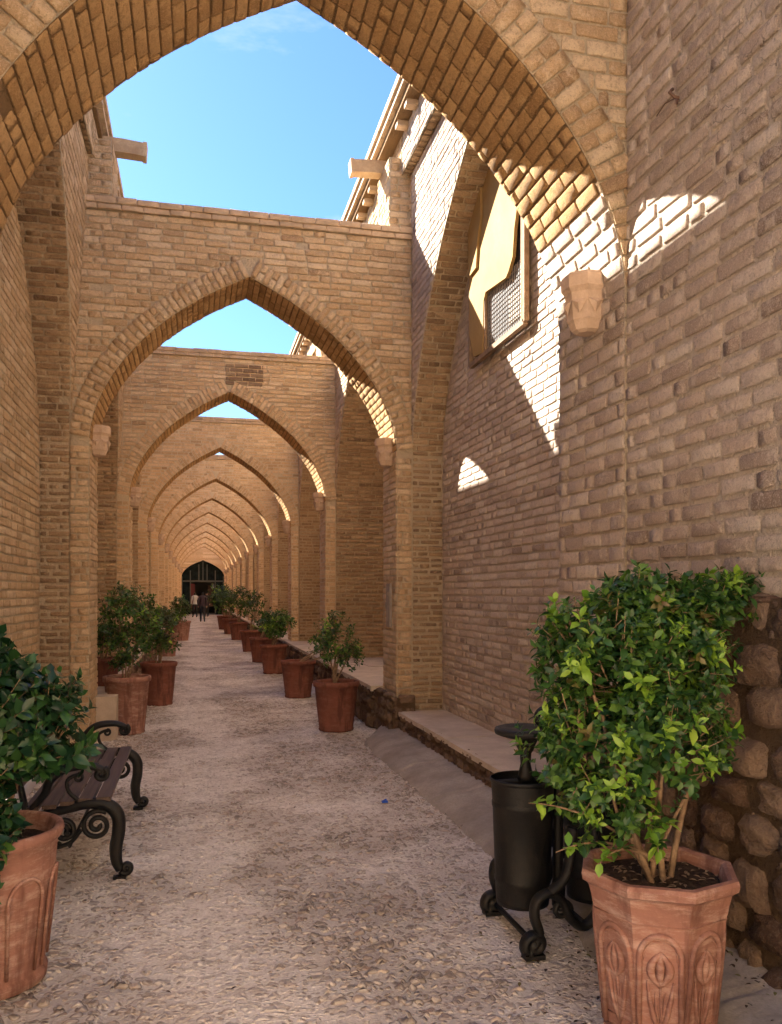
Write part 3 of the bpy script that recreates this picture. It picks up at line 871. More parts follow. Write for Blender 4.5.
# ------------------------------------------------------------------ plants
def leaf(mb, p, d, n, L, W, mi, curl=.25):
    """p base, d direction, n normal"""
    d = d.normalized(); s = d.cross(n)
    if s.length < 1e-4: s = d.orthogonal()
    s.normalize(); n = s.cross(d).normalized()
    pts = [p]
    for t, w in ((.28,.85),(.62,1.0),(1.0,0)):
        c = p+d*L*t - n*(L*curl*t*t)
        if w: pts += [c+s*W*w*.5+n*W*.16, c, c-s*W*w*.5+n*W*.16]
        else: pts.append(c)
    mb.add(pts, [(0,2,1),(0,3,2),(1,2,5,4),(2,3,6,5),(4,5,7),(5,6,7)], mi, True)
def rv(rg):
    while True:
        v = Vector((rg.uniform(-1,1), rg.uniform(-1,1), rg.uniform(-1,1)))
        if .01 < v.length < 1: return v.normalized()

def make_shrub(blobs, stems, nros, lsize, rg, mats, new_frac=.15, nl=6, trunk_r=.014, twigs=True, fill=.45, soil_z=.55, wr=.5, stem_xy=.04, seed_gap=0, ntw=None):
    """blobs: list of (cx,cy,cz,rx,ry,rz,weight). returns trunk MB, foliage MB"""
    tr = MB(); fo = MB()
    tot = sum(b[6] for b in blobs)
    # stems from soil to blob centres
    ends = []
    for k in range(stems):
        b = blobs[k % len(blobs)]
        p0 = Vector((rg.uniform(-stem_xy,stem_xy), rg.uniform(-stem_xy,stem_xy), soil_z-.02))
        p1 = Vector((b[0]+rg.uniform(-.3,.3)*b[3], b[1]+rg.uniform(-.3,.3)*b[4], b[2]+rg.uniform(-.1,.5)*b[5]))
        mid = p0.lerp(p1, .5)+Vector((rg.uniform(-.05,.05), rg.uniform(-.05,.05), .02))
        pts = []
        for i in range(9):
            t = i/8; q = p0*(1-t)**2+mid*2*t*(1-t)+p1*t*t
            q += Vector((nz(t*3,k,1), nz(t*3,k,2), 0))*.02
            pts.append(q)
        tr.tube(pts, [trunk_r*(1-.6*i/8) for i in range(9)], 6)
        ends.append(pts)
    for k in range(nros):
        x = rg.uniform(0, tot)
        for b in blobs:
            x -= b[6]
            if x <= 0: break
        dirn = rv(rg)
        if dirn.z < -.3 and rg.random() < .5: dirn.z *= -1
        rad = 1 - abs(rg.gauss(0, .18)) if rg.random() > fill else rg.uniform(.45,.95)
        rad *= 1+.42*nz(dirn.x*2.2+b[0]*7, dirn.y*2.2+b[1]*5, dirn.z*2.2+b[2]*3) 
        c = Vector((b[0]+dirn.x*b[3]*rad, b[1]+dirn.y*b[4]*rad, b[2]+dirn.z*b[5]*rad))
        if seed_gap and nz(c.x*7, c.y*7, c.z*7) < -seed_gap: continue
        out = (dirn + Vector((0,0,.55)) + rv(rg)*.45).normalized()
        outer = rad > .80
        isnew = outer and rg.random() < new_frac and (nz(c.x*5,c.y*5,c.z*5+9) > -.1)
        mi = 1 if isnew else 0
        if len(mats) > 2 and not isnew and rg.random() < .04: mi = 2
        m_ = nl if rg.random() < .7 else nl-2
        st = out.orthogonal().normalized(); ph = rg.uniform(0, 6.28)
        stl = lsize*rg.uniform(.8,1.6); rsz = rg.choice((.65,.8,1,1.15))
        if twigs and (ntw is None or k < ntw):
            q0 = c-out*stl*1.6; q0 = q0.lerp(Vector((b[0],b[1],b[2]-.3*b[5])), .12)
            tr.tube([q0, c], [.0022, .0014], 3, cap=False)
        for i in range(m_):
            a = ph+i*2.4
            rdir = (st*math.cos(a)+out.cross(st)*math.sin(a))
            t = i/m_
            dd = (rdir*(1-.55*t)+out*(.25+.8*t)+Vector((0,0,-.12))).normalized()
            base = c-out*stl*(1-t)*.9
            L = lsize*rsz*rg.uniform(.7,1.25)*(1-.25*t)
            leaf(fo, base, dd+rv(rg)*.22, out+rv(rg)*.3, L, L*wr*rg.uniform(.8,1.15), mi, rg.uniform(.0,.6))
    return tr, fo

def plain_pot(h=.58, rt=.26, rbm=.19, n=28):
    m = MB()
    m.lathe([(rbm,.0),(rbm+.012,.02),(rbm+.004,.035),(rbm+(rt-rbm)*.45,h*.45),(rt-.012,h-.07),(rt+.004,h-.062),(rt+.012,h-.03),(rt+.008,h-.004),(rt-.004,h),(rt-.022,h-.002),(rt-.032,h-.03),(rt-.04,h-.09)], n=n)
    return m
def soil_mb(r, z, rg):
    m = MB(); n = 20; vs = [(0,0,z+.012)]
    for ring in (1, 2, 3):
        for k in range(n):
            a = 2*math.pi*k/n; q = r*ring/3
            vs.append((q*math.cos(a), q*math.sin(a), z+rg.uniform(-.008,.012)))
    fs = [(0, 1+k, 1+(k+1)%n) for k in range(n)]
    for rr_ in range(2):
        fs += [(1+rr_*n+k, 1+(rr_+1)*n+k, 1+(rr_+1)*n+(k+1)%n, 1+rr_*n+(k+1)%n) for k in range(n)]
    m.add(vs, fs, 0, True); return m
def plant(loc, label, pot, potmat, tr, fo, leafmats, group, soil_r=.21, soil_z=.54, rz=0, parts=True):
    e = empty('potted_plant', loc, rz, label=label, cat='potted plant', group=group)
    pot.build('pot', potmat, e)
    soil_mb(soil_r, soil_z, rnd).build('soil', M['soil'], e)
    tr.build('stems', M['bark'], e); fo.build('foliage', leafmats, e)
    return e

# near right octagonal pot with tulip panels
def octo_pot():
    m = MB(); h = .6
    SC = .93
    rings = [(.185,0),(.20,.012),(.205,.045),(.198,.055),(.222,.30),(.243,.47),(.247,.485),(.25,.50),(.252,.512),(.257,.528),(.262,.545),(.268,.552),(.284,.562),(.288,.585),(.282,.6),(.262,.602),(.248,.595),(.238,.57),(.228,.5)]
    def rad(a, r):   # slightly rounded octagon
        k = (a/(math.pi/4)) % 1 - .5
        return r*math.cos(math.pi/8)/math.cos(k*math.pi/4)*1.0
    n = 64; vs = []
    for r, z in rings:
        for i in range(n):
            a = 2*math.pi*i/n
            q = rad(a, r*SC/math.cos(math.pi/8)*.985)
            q += .0018*nz(math.cos(a)*3, math.sin(a)*3, z*12)
            vs.append((q*math.cos(a), q*math.sin(a), z))
    fs = [(i*n+k, i*n+(k+1)%n, (i+1)*n+(k+1)%n, (i+1)*n+k) for i in range(len(rings)-1) for k in range(n)]
    fs.append(tuple(range(n))[::-1])
    m.add(vs, fs, 0, False)
    relief = MB()
    def P(face, s, z, d):
        a = math.pi/4*face+math.pi/8
        # radius of flat face at height z
        t = min(max((z-.055)/(.47-.055), 0), 1)
        r = (.198+(.243-.198)*t)*.985*SC; s *= SC
        nx_, ny_ = math.cos(a), math.sin(a)
        return (nx_*(r+d)-ny_*s, ny_*(r+d)+nx_*s, z)
    for face in range(8):
        # grooves bands near the top
        def tb(pl, r, fl=None): relief.tube([P(face, s, z, .0) for s, z in pl], r, 6, cap=True)
        arc = []
        for i in range(17):
            a = math.pi*i/16
            arc.append((-.074*math.cos(a), .345+.085*math.sin(a)))
        tb([(-.074,.06)]+arc+[(.074,.06)], .011)
        arc2 = [(x*.83, .335+(z-.335)*.8) for x, z in arc]
        tb(arc2, .0035)
        tb([(-.083,.325),(-.062,.325)], .009); tb([(.083,.325),(.062,.325)], .009)
        # tulip flower: petals, stem, leaves
        for sgn in (-1, 0, 1):
            pet = []
            for i in range(9):
                t = i/8; w = .034*math.sin(math.pi*t)
                pet.append((sgn*w*(1 if sgn else 0), .25+.12*t))
            tb(pet, [.006+.009*math.sin(math.pi*i/8) for i in range(9)])
        tb([(0,.07),(.004,.15),(0,.265)], .0045)
        for sgn in (-1, 1):
            tb([(0,.08),(sgn*.022,.14),(sgn*.036,.2),(sgn*.046,.27)], [.005,.010,.009,.003])
            tb([(sgn*.002,.10),(sgn*.014,.17),(sgn*.018,.23)], [.003,.006,.002])
        # bands
        for z, r in ((.49,.004),(.463,.003),(.052,.007),(.10,.003)):
            tb([(-.082 if z < .2 else -.098, z), (.082 if z < .2 else .098, z)], r)
    return m, relief
pm, rel = octo_pot()
def foot_z(x, y): return .012+.1
rgp = random.Random(101)
PX, PY = 1.625, 2.71
blobs = [(-.10,.10,1.28,.31,.27,.34,10),(-.23,.05,1.02,.23,.25,.27,6),(.10,.10,1.36,.24,.25,.25,6),(.02,-.05,1.10,.25,.24,.25,5),(.39,.28,1.57,.27,.16,.12,4.6),(-.18,-.02,.84,.19,.2,.15,2.4),(-.24,.12,1.40,.22,.2,.17,3),(.04,.15,1.56,.24,.2,.14,4)]
tr, fo = make_shrub(blobs, 7, 1500, .050, rgp, 3, 0, nl=7) if False else make_shrub(blobs, 7, 2750, .046, rgp, [1,2,3], .44, nl=7, trunk_r=.0125, soil_z=.55, stem_xy=.05, wr=.52, seed_gap=.19, ntw=800)
# dangling sprays low left and one low rosette in front
for (tx, ty, tz, n) in ((.60,.34,1.62,9),(.56,.30,1.55,8),(.50,.30,1.66,8),(.62,.36,1.54,7),(-.42,-.12,.70,7),(-.30,-.2,.68,6),(-.10,-.22,.72,7),(-.05,-.20,.80,6),(.22,-.05,1.02,5),(-.48,.0,.84,6)):
    p0 = Vector((-.02,-.02,.62)) if tz < 1.3 else Vector((.25,.2,1.4)); p1 = Vector((tx,ty,tz)); mid = p0.lerp(p1,.5)+Vector((0,0,.10))
    pts = [p0*(1-t)**2+mid*2*t*(1-t)+p1*t*t for t in [i/10 for i in range(11)]]
    tr.tube(pts, [.007-.005*i/10 for i in range(11)], 5)
    for i in range(n*3):
        t = rgp.uniform(.55,1); q = p0*(1-t)**2+mid*2*t*(1-t)+p1*t*t
        leaf(fo, q, rv(rgp)+Vector((0,0,.2)), Vector((0,0,1)), rgp.uniform(.035,.06), .028, 1 if t > .8 else 0)
e = empty('potted_plant', (PX, PY, .02), R(-6), label='large leafy shrub in an octagonal terracotta pot beside the litter bin', cat='potted plant', group='potted shrubs along the lane')
po = pm.build('pot', M['terra'], e); rel.build('tulip_relief', M['terra'], po)
sm = soil_mb(.212, .555, rnd)
for i in range(90):
    a, q = rgp.uniform(0,6.28), rgp.uniform(0,.21); c = Vector((q*math.cos(a), q*math.sin(a), .568))
    leaf(sm, c, Vector((rgp.uniform(-1,1), rgp.uniform(-1,1), .15)), Vector((0,0,1)), .03, .012, 1)
sm.build('soil', [M['soil'], M['bark']], e)
tr.build('stems', M['bark'], e); fo.build('foliage', [M['leaf'], M['leaf_new'], M['leaf_dry']], e)

# near left plant
rgl = random.Random(102)
blobs = [(-.03,0,1.14,.27,.27,.29,8),(.14,.08,1.0,.28,.25,.23,6),(.2,.1,1.16,.16,.16,.13,2),(-.1,-.05,.88,.26,.26,.2,5),(.02,-.22,.68,.16,.16,.16,3),(-.05,.05,1.33,.14,.15,.15,2.0),(.0,-.30,.50,.12,.08,.14,1.4)]
tr, fo = make_shrub(blobs, 6, 760, .075, rgl, [1,2], .10, nl=7, trunk_r=.016, soil_z=.56, wr=.55, fill=.5)
pp = MB()
pp.lathe([(.20,0),(.222,.012),(.226,.05),(.214,.065),(.234,.25),(.255,.45),(.262,.53),(.266,.58),(.284,.595),(.292,.615),(.288,.635),(.272,.64),(.256,.63),(.246,.6),(.235,.52)], n=40)
for k in range(8):
    a = 2*math.pi*k/8
    pts = []
    for i in range(13):
        b = math.pi*i/12; s = -.075*math.cos(b); z = .38+.09*math.sin(b); aa = a+s/.25
        r = .236+(z-.065)*.05+.006
        pts.append((r*math.cos(aa), r*math.sin(aa), z))
    lo_ = lambda s: (lambda aa: (.222*math.cos(aa), .222*math.sin(aa), .08))(a+s/.25)
    pp.tube([lo_(-.07)]+pts+[lo_(.07)], .008, 6)
plant((-.83, 3.72, .0), 'glossy-leaved shrub in a round terracotta pot, nearest on the left, before the iron bench', pp, M['terra'], tr, fo, [M['leaf_glossy'], M['leaf'], M['leaf_new']], 'potted shrubs along the lane', .24, .57)

# other pots : (x, y, z, label, crown spec, leafmat, potmat, scale)
def mid_plant(x, y, z, label, blobs, n, ls, seed, lm, pm_, ph=.58, pr_=.255, stems=4, gap=0, newf=.12, rot=0):
    rg = random.Random(seed)
    tr, fo = make_shrub(blobs, stems, n, ls, rg, [1,2], newf, nl=6, trunk_r=.012, soil_z=ph-.05, twigs=(y < 14), seed_gap=gap)
    return plant((x, y, z), label, plain_pot(ph, pr_, pr_*.74), pm_, tr, fo, lm, 'potted shrubs along the lane', pr_*.86, ph-.05)
G1 = [M['leaf'], M['leaf_new']]; G2 = [M['leaf_dull'], M['leaf_new']]; GD = [M['leaf_dull'], M['leaf_dry']]; G3 = [M['leaf_glossy'], M['leaf']]
T, TD = M['terra'], M['terra_dark']
mid_plant(-.77, 10.03, 0, 'tall bushy shrub in a terracotta pot just beyond the iron bench on the left', [(0,0,1.42,.36,.33,.33,8),(.03,0,1.03,.3,.3,.3,6),(-.02,.02,.84,.2,.2,.16,2),(.22,.1,1.2,.2,.2,.2,2)], 560, .06, 201, G1, T, .66, .26, 4, .3, .08)
mid_plant(-.52, 12.5, 0, 'shrub in a terracotta pot half hidden behind the tall bushy one on the left', [(0,0,1.15,.33,.3,.3,6),(.05,0,.9,.26,.26,.2,3)], 300, .06, 202, G2, TD, .62)
mid_plant(-1.1, 10.75, .48, 'small shrub in a pot standing on the raised left platform by the wall', [(0,0,.6,.26,.22,.24,6)], 200, .05, 203, G1, TD, .34, .2)
mid_plant(-.72, 22.2, 0, 'small-crowned shrub in a brick-red pot, third along the left side', [(0,0,.98,.4,.3,.3,6)], 150, .08, 204, G2, T, .6, .28)
mid_plant(-.50, 29.5, 0, 'round-headed shrub in an upright terracotta pot, farthest on the left', [(0,0,1.15,.42,.36,.42,6)], 170, .09, 205, G2, T, .68, .34)
mid_plant(1.61, 9.69, 0, 'leafy shrub in a dark red pot, nearest of the right-hand row, by the stone base', [(0,0,1.0,.30,.28,.27,8),(.17,0,.86,.2,.2,.16,2.4),(-.12,.02,1.12,.2,.2,.2,3),(.02,0,1.3,.14,.14,.13,1)], 430, .055, 206, G1, TD, .58, .265, 5, .12, .12)
mid_plant(1.55, 12.93, 0, 'nearly bare twiggy plant in a dark red pot, second of the right-hand row', [(.35,.1,.72,.22,.16,.08,2),(.5,.1,.62,.16,.1,.06,1)], 46, .055, 207, G2, TD, .57, .265, 5, 0, .05)
mid_plant(1.53, 16.9, 0, 'dark leafy shrub in a pot, third of the right-hand row', [(.06,0,1.02,.42,.3,.3,6),(.05,0,.8,.26,.2,.15,2)], 240, .075, 208, G1, TD, .58, .27, 5)
mid_plant(1.50, 19.8, 0, 'low thin plant in a pot, fourth of the right-hand row', [(.1,0,.85,.3,.3,.22,6)], 70, .07, 209, GD, TD, .58, .27, 4)
mid_plant(1.50, 23.4, 0, 'sparse olive-brown shrub in a pot, fifth of the right-hand row', [(.1,0,1.2,.38,.36,.55,6)], 130, .09, 210, GD, TD, .6, .3, 6, .1)
mid_plant(1.46, 29.5, 0, 'tall dry brownish shrub in a pot, sixth of the right-hand row', [(.1,0,1.35,.5,.4,.65,6)], 150, .10, 211, GD, TD, .62, .32, 6)
mid_plant(1.36, 34.0, 0, 'dense green shrub in a pot, seventh of the right-hand row', [(-.1,0,1.3,.65,.5,.55,6)], 190, .12, 212, G2, TD, .62, .32, 6)
mid_plant(1.28, 38.5, 0, 'dense green shrub in a pot, eighth and last of the right-hand row', [(-.15,0,1.45,.65,.5,.6,6)], 170, .13, 213, G2, TD, .62, .34, 6)

# ------------------------------------------------------------------ bench
def spiral(cx, cz, r0, r1, a0, turns, n=22):
    return [(cx+(r0+(r1-r0)*i/n)*math.cos(a0+turns*2*math.pi*i/n), cz+(r0+(r1-r0)*i/n)*math.sin(a0+turns*2*math.pi*i/n)) for i in range(n+1)]
def smooth2(pts, k=5):
    out = []
    for i in range(len(pts)-1):
        p0 = pts[max(i-1,0)]; p1 = pts[i]; p2 = pts[i+1]; p3 = pts[min(i+2,len(pts)-1)]
        for j in range(k):
            t = j/k
            out.append(tuple(.5*((2*p1[c])+(-p0[c]+p2[c])*t+(2*p0[c]-5*p1[c]+4*p2[c]-p3[c])*t*t+(-p0[c]+3*p1[c]-3*p2[c]+p3[c])*t**3) for c in range(2)))
    out.append(pts[-1]); return out
def bench_end(y):
    """x forward (local +x = toward lane), z up; front foot at x=.0 ; back at -.58"""
    m = MB()
    def T(pl, r, fl=(1,1.5)): m.tube([(x, y, z) for x, z in pl], r, 8, flat=fl, up=(0,1,0))
    # front S leg + seat rail sweeping back
    leg = smooth2([(-.58,.40),(-.45,.385),(-.32,.41),(-.2,.435),(-.1,.42),(-.045,.36),(-.04,.27),(-.055,.18),(-.05,.10),(-.03,.055)])
    n = len(leg); T(leg, [.018+.020*min(1, i/(n*.5)) - .014*max(0,(i-n*.75)/(n*.25)) for i in range(n)], (1,1.1))
    T(spiral(.0,.062,.034,.006,math.pi*1.15,1.2), .017)
    m.box(-.07,.0,y-.022,y+.022,0,.02)
    m.lathe([(.03,.0),(.034,.012),(.02,.02)], -.035, y, 12)
    # back leg
    bl = smooth2([(-.54,.40),(-.52,.3),(-.55,.2),(-.61,.1),(-.655,.045)])
    T(bl, [.018]*len(bl)); T(spiral(-.66,.05,.032,.006,0,-1.2), .012); m.box(-.69,-.63,y-.02,y+.02,0,.02)
    # inner scroll work
    T(spiral(-.155,.31,.085,.012,math.pi*.3,1.9,38), .014)
    T(spiral(-.33,.29,.065,.012,math.pi*.8,-1.6,30), .014)
    T(spiral(-.45,.27,.055,.012,math.pi*.2,1.5,26), .013)
    for i in range(9):
        a = -.40+.015*i; m.lathe([(.004,.17+.015*i),(.018,.178+.015*i),(.004,.19+.015*i)], a, y+.012*math.sin(i*2), 8)
    T(smooth2([(-.24,.29),(-.30,.22),(-.40,.2),(-.47,.22)]), .012)
    # arm
    arm = smooth2([(-.50,.42),(-.43,.50),(-.40,.575),(-.32,.635),(-.2,.645),(-.12,.615)])
    n = len(arm); T(arm, [.016+.010*math.sin(math.pi*i/n) for i in range(n)], (1,1.7))
    T(spiral(-.135,.595,.038,.006,math.pi*.35,-1.35), .016, (1,1.8))
    T(smooth2([(-.22,.43),(-.30,.50),(-.31,.57),(-.25,.60)]), .011)
    T(spiral(-.255,.58,.026,.006,math.pi*.5,-1.2,14), .009)
    # back stile
    bk = smooth2([(-.52,.38),(-.555,.55),(-.60,.72),(-.66,.86)])
    T(bk, [.018]*len(bk)); T(spiral(-.675,.83,.035,.006,math.pi*.5,1.2), .012)
    return m
bench = empty('bench', (-.38, 4.9, .0), label='black cast-iron bench with scrolled ends and dark wooden slats on the left', cat='bench')
for y in (0, 1.55): bench_end(y).build('scrolled_end', M['iron'], bench)
for i, (x, z) in enumerate(((-.12,.447),(-.215,.443),(-.31,.432),(-.405,.418),(-.495,.412))):
    m = MB(); m.box(x-.037, x+.037, -.02, 1.57, z, z+.022); m.build('seat_slat', M['slat'], bench)
for i, (x, z) in enumerate(((-.573,.56),(-.60,.67),(-.64,.78))):
    m = MB(); m.tube([(x,-.02,z),(x,1.57,z)], [.05,.05], 4, flat=(.35,1.0), up=(-.28,0,1)); m.build('back_slat', M['slat'], bench)
m = MB(); m.tube([(-.1,-.0,.43),(-.1,1.55,.43)], .008, 6); m.tube([(-.3,-.0,.20),(-.3,1.55,.20)], .009, 6); m.build('tie_rod', M['iron'], bench)

# ------------------------------------------------------------------ litter bin
bin_ = empty('litter_bin', (1.42, 3.42, .0), label='black cast-iron litter bin stand with two hanging tubs and an ashtray lid', cat='litter bin')
def bin_end(y):
    m = MB()
    def T(pl, r, fl=(1,1.5)): m.tube([(x, y, z) for x, z in pl], r, 8, flat=fl, up=(0,1,0))
    T(spiral(.03,.06,.05,.008,math.pi*1.2,-1.3), .023)
    s = smooth2([(.0,.02),(.05,.10),(.03,.18),(.04,.25),(.10,.28),(.16,.24),(.2,.16),(.26,.12),(.32,.16),(.36,.24),(.42,.28),(.48,.25),(.49,.18),(.47,.10),(.52,.02)])
    T(s, [.022]*len(s)); T(spiral(.5,.06,.05,.008,math.pi*1.8,1.3), .024)
    s = smooth2([(.10,.28),(.17,.34),(.20,.44),(.21,.56)]); T(s, .022)
    s = smooth2([(.42,.28),(.35,.34),(.32,.44),(.31,.56)]); T(s, .022)
    T(spiral(.16,.2,.045,.008,0,1.5), .011); T(spiral(.36,.2,.045,.008,math.pi,-1.5), .011)
    m.box(-.02,.07,y-.03,y+.03,.0,.02); m.box(.45,.54,y-.03,y+.03,0,.02)
    return m
for y in (0,.52): bin_end(y).build('scrolled_foot', M['iron'], bin_)
m = MB(); m.tube([(.035,0,.055),(.035,.52,.055)], .014, 8); m.tube([(.48,0,.06),(.48,.52,.06)], .013, 8); m.tube([(.26,0,.14),(.26,.52,.14)], .012, 8); m.build('tie_bar', M['iron'], bin_)
m = MB(); m.lathe([(.03,.12),(.035,.2),(.025,.25),(.025,.8),(.035,.84),(.028,.88),(.03,.98)], .26, .26, 14)
s = smooth2([(.26,.86),(.20,.95),(.15,.92),(.12,.86)])
m.tube([(x, .26, z) for x, z in s], .012, 8)
m.tube([(x, .26, z) for x, z in spiral(.19,1.01,.055,.01,0,1.3)], .014, 8, flat=(1,1.6), up=(0,1,0))
m.tube([(x, .26, z) for x, z in spiral(.33,1.01,.055,.01,math.pi,-1.3)], .014, 8, flat=(1,1.6), up=(0,1,0))
m.tube([(x, .26, z) for x, z in smooth2([(.22,1.04),(.26,1.12),(.30,1.04)])], .016, 8)
m.tube([(-.06,.26,.72),(.58,.26,.72)], .012, 8)
m.build('centre_post', M['iron'], bin_)
m = MB(); m.lathe([(.03,.90),(.05,.915),(.125,.935),(.143,.942),(.147,.955),(.143,.968),(.125,.972),(.03,.970)], .095, .26, 28)
m.lathe([(.045,.72),(.035,.75),(.024,.80),(.028,.85),(.045,.885)], .095, .26, 14); m.build('ashtray', M['iron'], bin_)
for x in (.08,.44):
    m = MB(); m.lathe([(.112,.155),(.122,.15),(.124,.17),(.128,.25),(.132,.256),(.132,.275),(.13,.28),(.141,.60),(.145,.606),(.145,.625),(.142,.63),(.147,.715),(.153,.722),(.153,.735),(.147,.738),(.148,.73),(.135,.5),(.118,.17)], x, .26, 32)
    for a in range(10):
        an = a*math.pi*2/10
    m.build('tub', M['iron'], bin_)

# ------------------------------------------------------------------ boarded window on the right niche
win = empty('boarded_window', (2.69, 7.1, 3.84), label='niche opening covered with ochre boards and a mesh grille, sunlit on the right wall', cat='window')
def slab_poly(pts, x0, x1, mi=0):
    m = MB(); n = len(pts)
    vs = [(x0, y, z) for y, z in pts]+[(x1, y, z) for y, z in pts]
    fs = [tuple(range(n)), tuple(range(2*n-1, n-1, -1))]+[(i, n+i, n+(i+1)%n, (i+1)%n) for i in range(n)]
    m.add(vs, fs, mi); return m
# local: y along wall (near = negative), z up, x negative = toward lane
slab_poly([(.68,.30),(.55,.05),(.30,.02),(.27,.50),(.22,.56),(-.30,.50),(-.36,.53),(-.46,.62),(-.50,.85),(-.56,1.0),(-.56,1.3),(-.42,1.6),(0,1.95),(.40,1.85),(.62,1.55),(.70,1.0)], -.075, -.045).build('ochre_board', M['plaster'], win)
slab_poly([(.66,.95),(.60,.85),(.42,.86),(.36,1.15),(.28,1.3),(.30,1.7),(.50,1.6),(.64,1.35)], -.10, -.077).build('board_patch', M['plaster'], win)
m = MB()
for a, b in (((.70,.0),(.70,1.5)), ((-.69,.0),(-.69,1.25)), ((.70,.0),(-.69,.0))):
    m.tube([(-.05,a[0],a[1]),(-.05,b[0],b[1])], .032, 4, up=(1,0,0))
m.tube([(-.055,.27,.03),(-.055,.27,.52)], .018, 4, up=(1,0,0)); m.tube([(-.05,-.62,.0),(-.05,-.62,1.2)], .016, 4, up=(1,0,0))
m.build('frame', M['wood'], win)
m = MB()
for i in range(23):
    y = .26-.04*i; m.tube([(-.042,y,.03),(-.042,y,.56)], .0035, 4, cap=False)
for i in range(13):
    z = .04+.04*i; m.tube([(-.038,.27,z),(-.038,-.64,z)], .0035, 4, cap=False)
m.build('mesh_grille', M['grey_metal'], win)
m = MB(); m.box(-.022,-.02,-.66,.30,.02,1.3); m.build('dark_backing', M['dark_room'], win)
m = MB(); m.box(-.034,-.03,-.55,-.28,.10,.36); m.build('pale_sheet', simple('pale_sheet', (.3,.26,.21)), win)

# electric plate on second arch jamb
eb = MB(); eb.box(-.02,0,-.10,.10,-.25,.25); eb.box(-.026,-.02,-.085,.085,-.235,.235)
eb.box(-.034,-.026,-.03,.03,.10,.15); eb.tube([(-.03,.07,-.04),(-.03,.07,.04)], .006, 6)
o = eb.build('utility_box', M['grey_metal'], None, (CX+HW-.012, 9.30, 1.47)); tag(o, 'narrow grey metal utility box on the right pier of the second arch', 'utility box')
# hook with wire
hk = MB(); hk.tube([(0,0,0),(-.05,0,.005),(-.07,.01,.03),(-.05,.015,.05)], .008, 6); hk.box(-.012,0.005,-.02,.02,-.04,.03)
hk.tube([(-.03,0,.01),(-.05,.08,.02),(-.04,.17,.012)], .003, 5); hk.tube([(-.04,0,.0),(-.05,-.02,-.04)], .006, 5)
o = hk.build('wall_hook', M['rust'], None, (2.212, 3.46, 3.9)); tag(o, 'small rusty hook with a bit of wire high on the near right wall', 'hook')
bp = MB(); bp.box(-.022,.022,-.015,.015,0,.014); bp.tube([(-.01,0,.014),(.014,.004,.022)], .006, 6)
o = bp.build('plastic_scrap', M['blue_plastic'], None, (1.40, 6.18, .015)); tag(o, 'tiny blue plastic scrap lying on the paving near the concrete apron', 'litter')

lt = MB(); rgz = random.Random(88)
for i in range(420):
    x = min(2.12, max(1.2, rgz.gauss(1.78, .26))); y = rgz.gauss(3.15, .38)
    if i % 5 == 0: x, y = rgz.uniform(-1.0, 1.7), rgz.uniform(2.4, 9)
    t_ = min(1, max(0, (x-1.76)/.48)); z = .026 + (.006+.10*(1-(1-min(1,t_/.62))**2.4) if x > 1.74 else 0)
    L = rgz.uniform(.008,.03)
    leaf(lt, Vector((x, y, z)), Vector((rgz.uniform(-1,1), rgz.uniform(-1,1), rgz.uniform(-.1,.3))), Vector((0,0,1)), L, L*.5, 0 if rgz.random() < .7 else 1, .2)
tag(lt.build('leaf_litter', [M['soil'], M['leaf_dry']]), 'dry leaf bits and dirt scattered on the ground around the litter bin', 'leaf litter', kind='stuff')

# ------------------------------------------------------------------ far gate
GY = 9.0+PER*NF
gate = empty('bazaar_gate', (0, GY, 0), label='dark pointed gateway with a glazed screen closing the far end of the lane', cat='gate')
m = MB()
PG = [(r, 3.0+(h-3.2)*.68) for r, h in PA]
N = 60
for i in range(N):
    a, b = 6.9*i/N, 6.9*(i+1)/N
    ra, rb_ = (inv(PG, a+1e-4), inv(PG, b-1e-4))
    for s in (-1, 1):
        xo = XL-.3 if s < 0 else XR+.3
        m.quad((CX+s*ra,0,a),(xo,0,a),(xo,0,b),(CX+s*rb_,0,b), 0)
        m.quad((CX+s*ra,0,a),(CX+s*ra,.8,a),(CX+s*rb_,.8,b),(CX+s*rb_,0,b), 0)
m.build('gate_wall', M['brick_warm'], gate)
m = MB()
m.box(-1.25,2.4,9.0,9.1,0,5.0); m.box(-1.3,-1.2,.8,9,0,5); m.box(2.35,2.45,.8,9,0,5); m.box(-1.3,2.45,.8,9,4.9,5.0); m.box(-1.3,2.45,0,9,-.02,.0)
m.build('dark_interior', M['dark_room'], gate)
m = MB()
m.box(-1.06,2.18,.5,.58,2.55,2.66)
for x in (-1.03,-.4,.25,.56,.87,1.5,2.12): m.box(x-.035,x+.035,.5,.58,0 if x in (-1.03,2.12,-.4,1.5) else 2.66,2.55 if x in () else 4.15-abs(x-.56)*.75)
m.build('screen_frame', M['dark_frame'], gate)
m = MB(); m.box(-1.05,2.17,.53,.54,2.66,4.1); m.box(-1.0,-.43,.53,.54,.0,2.55); m.box(1.53,2.1,.53,.54,.0,2.55); m.build('glass_pane', M['glass'], gate)
m = MB(); m.box(-.38,-.05,1.2,1.6,.4,2.4); m.build('hanging_goods', M['red_cloth'], gate)
m = MB(); m.box(.95,1.35,1.6,1.9,.6,2.3); m.build('hanging_goods', M['rust'], gate)
m = MB(); m.box(1.2,1.42,1.1,1.15,2.05,2.4); m.build('white_light_panel', M['white_cloth'], gate)  # pale panel stands in for a small white light inside the gate

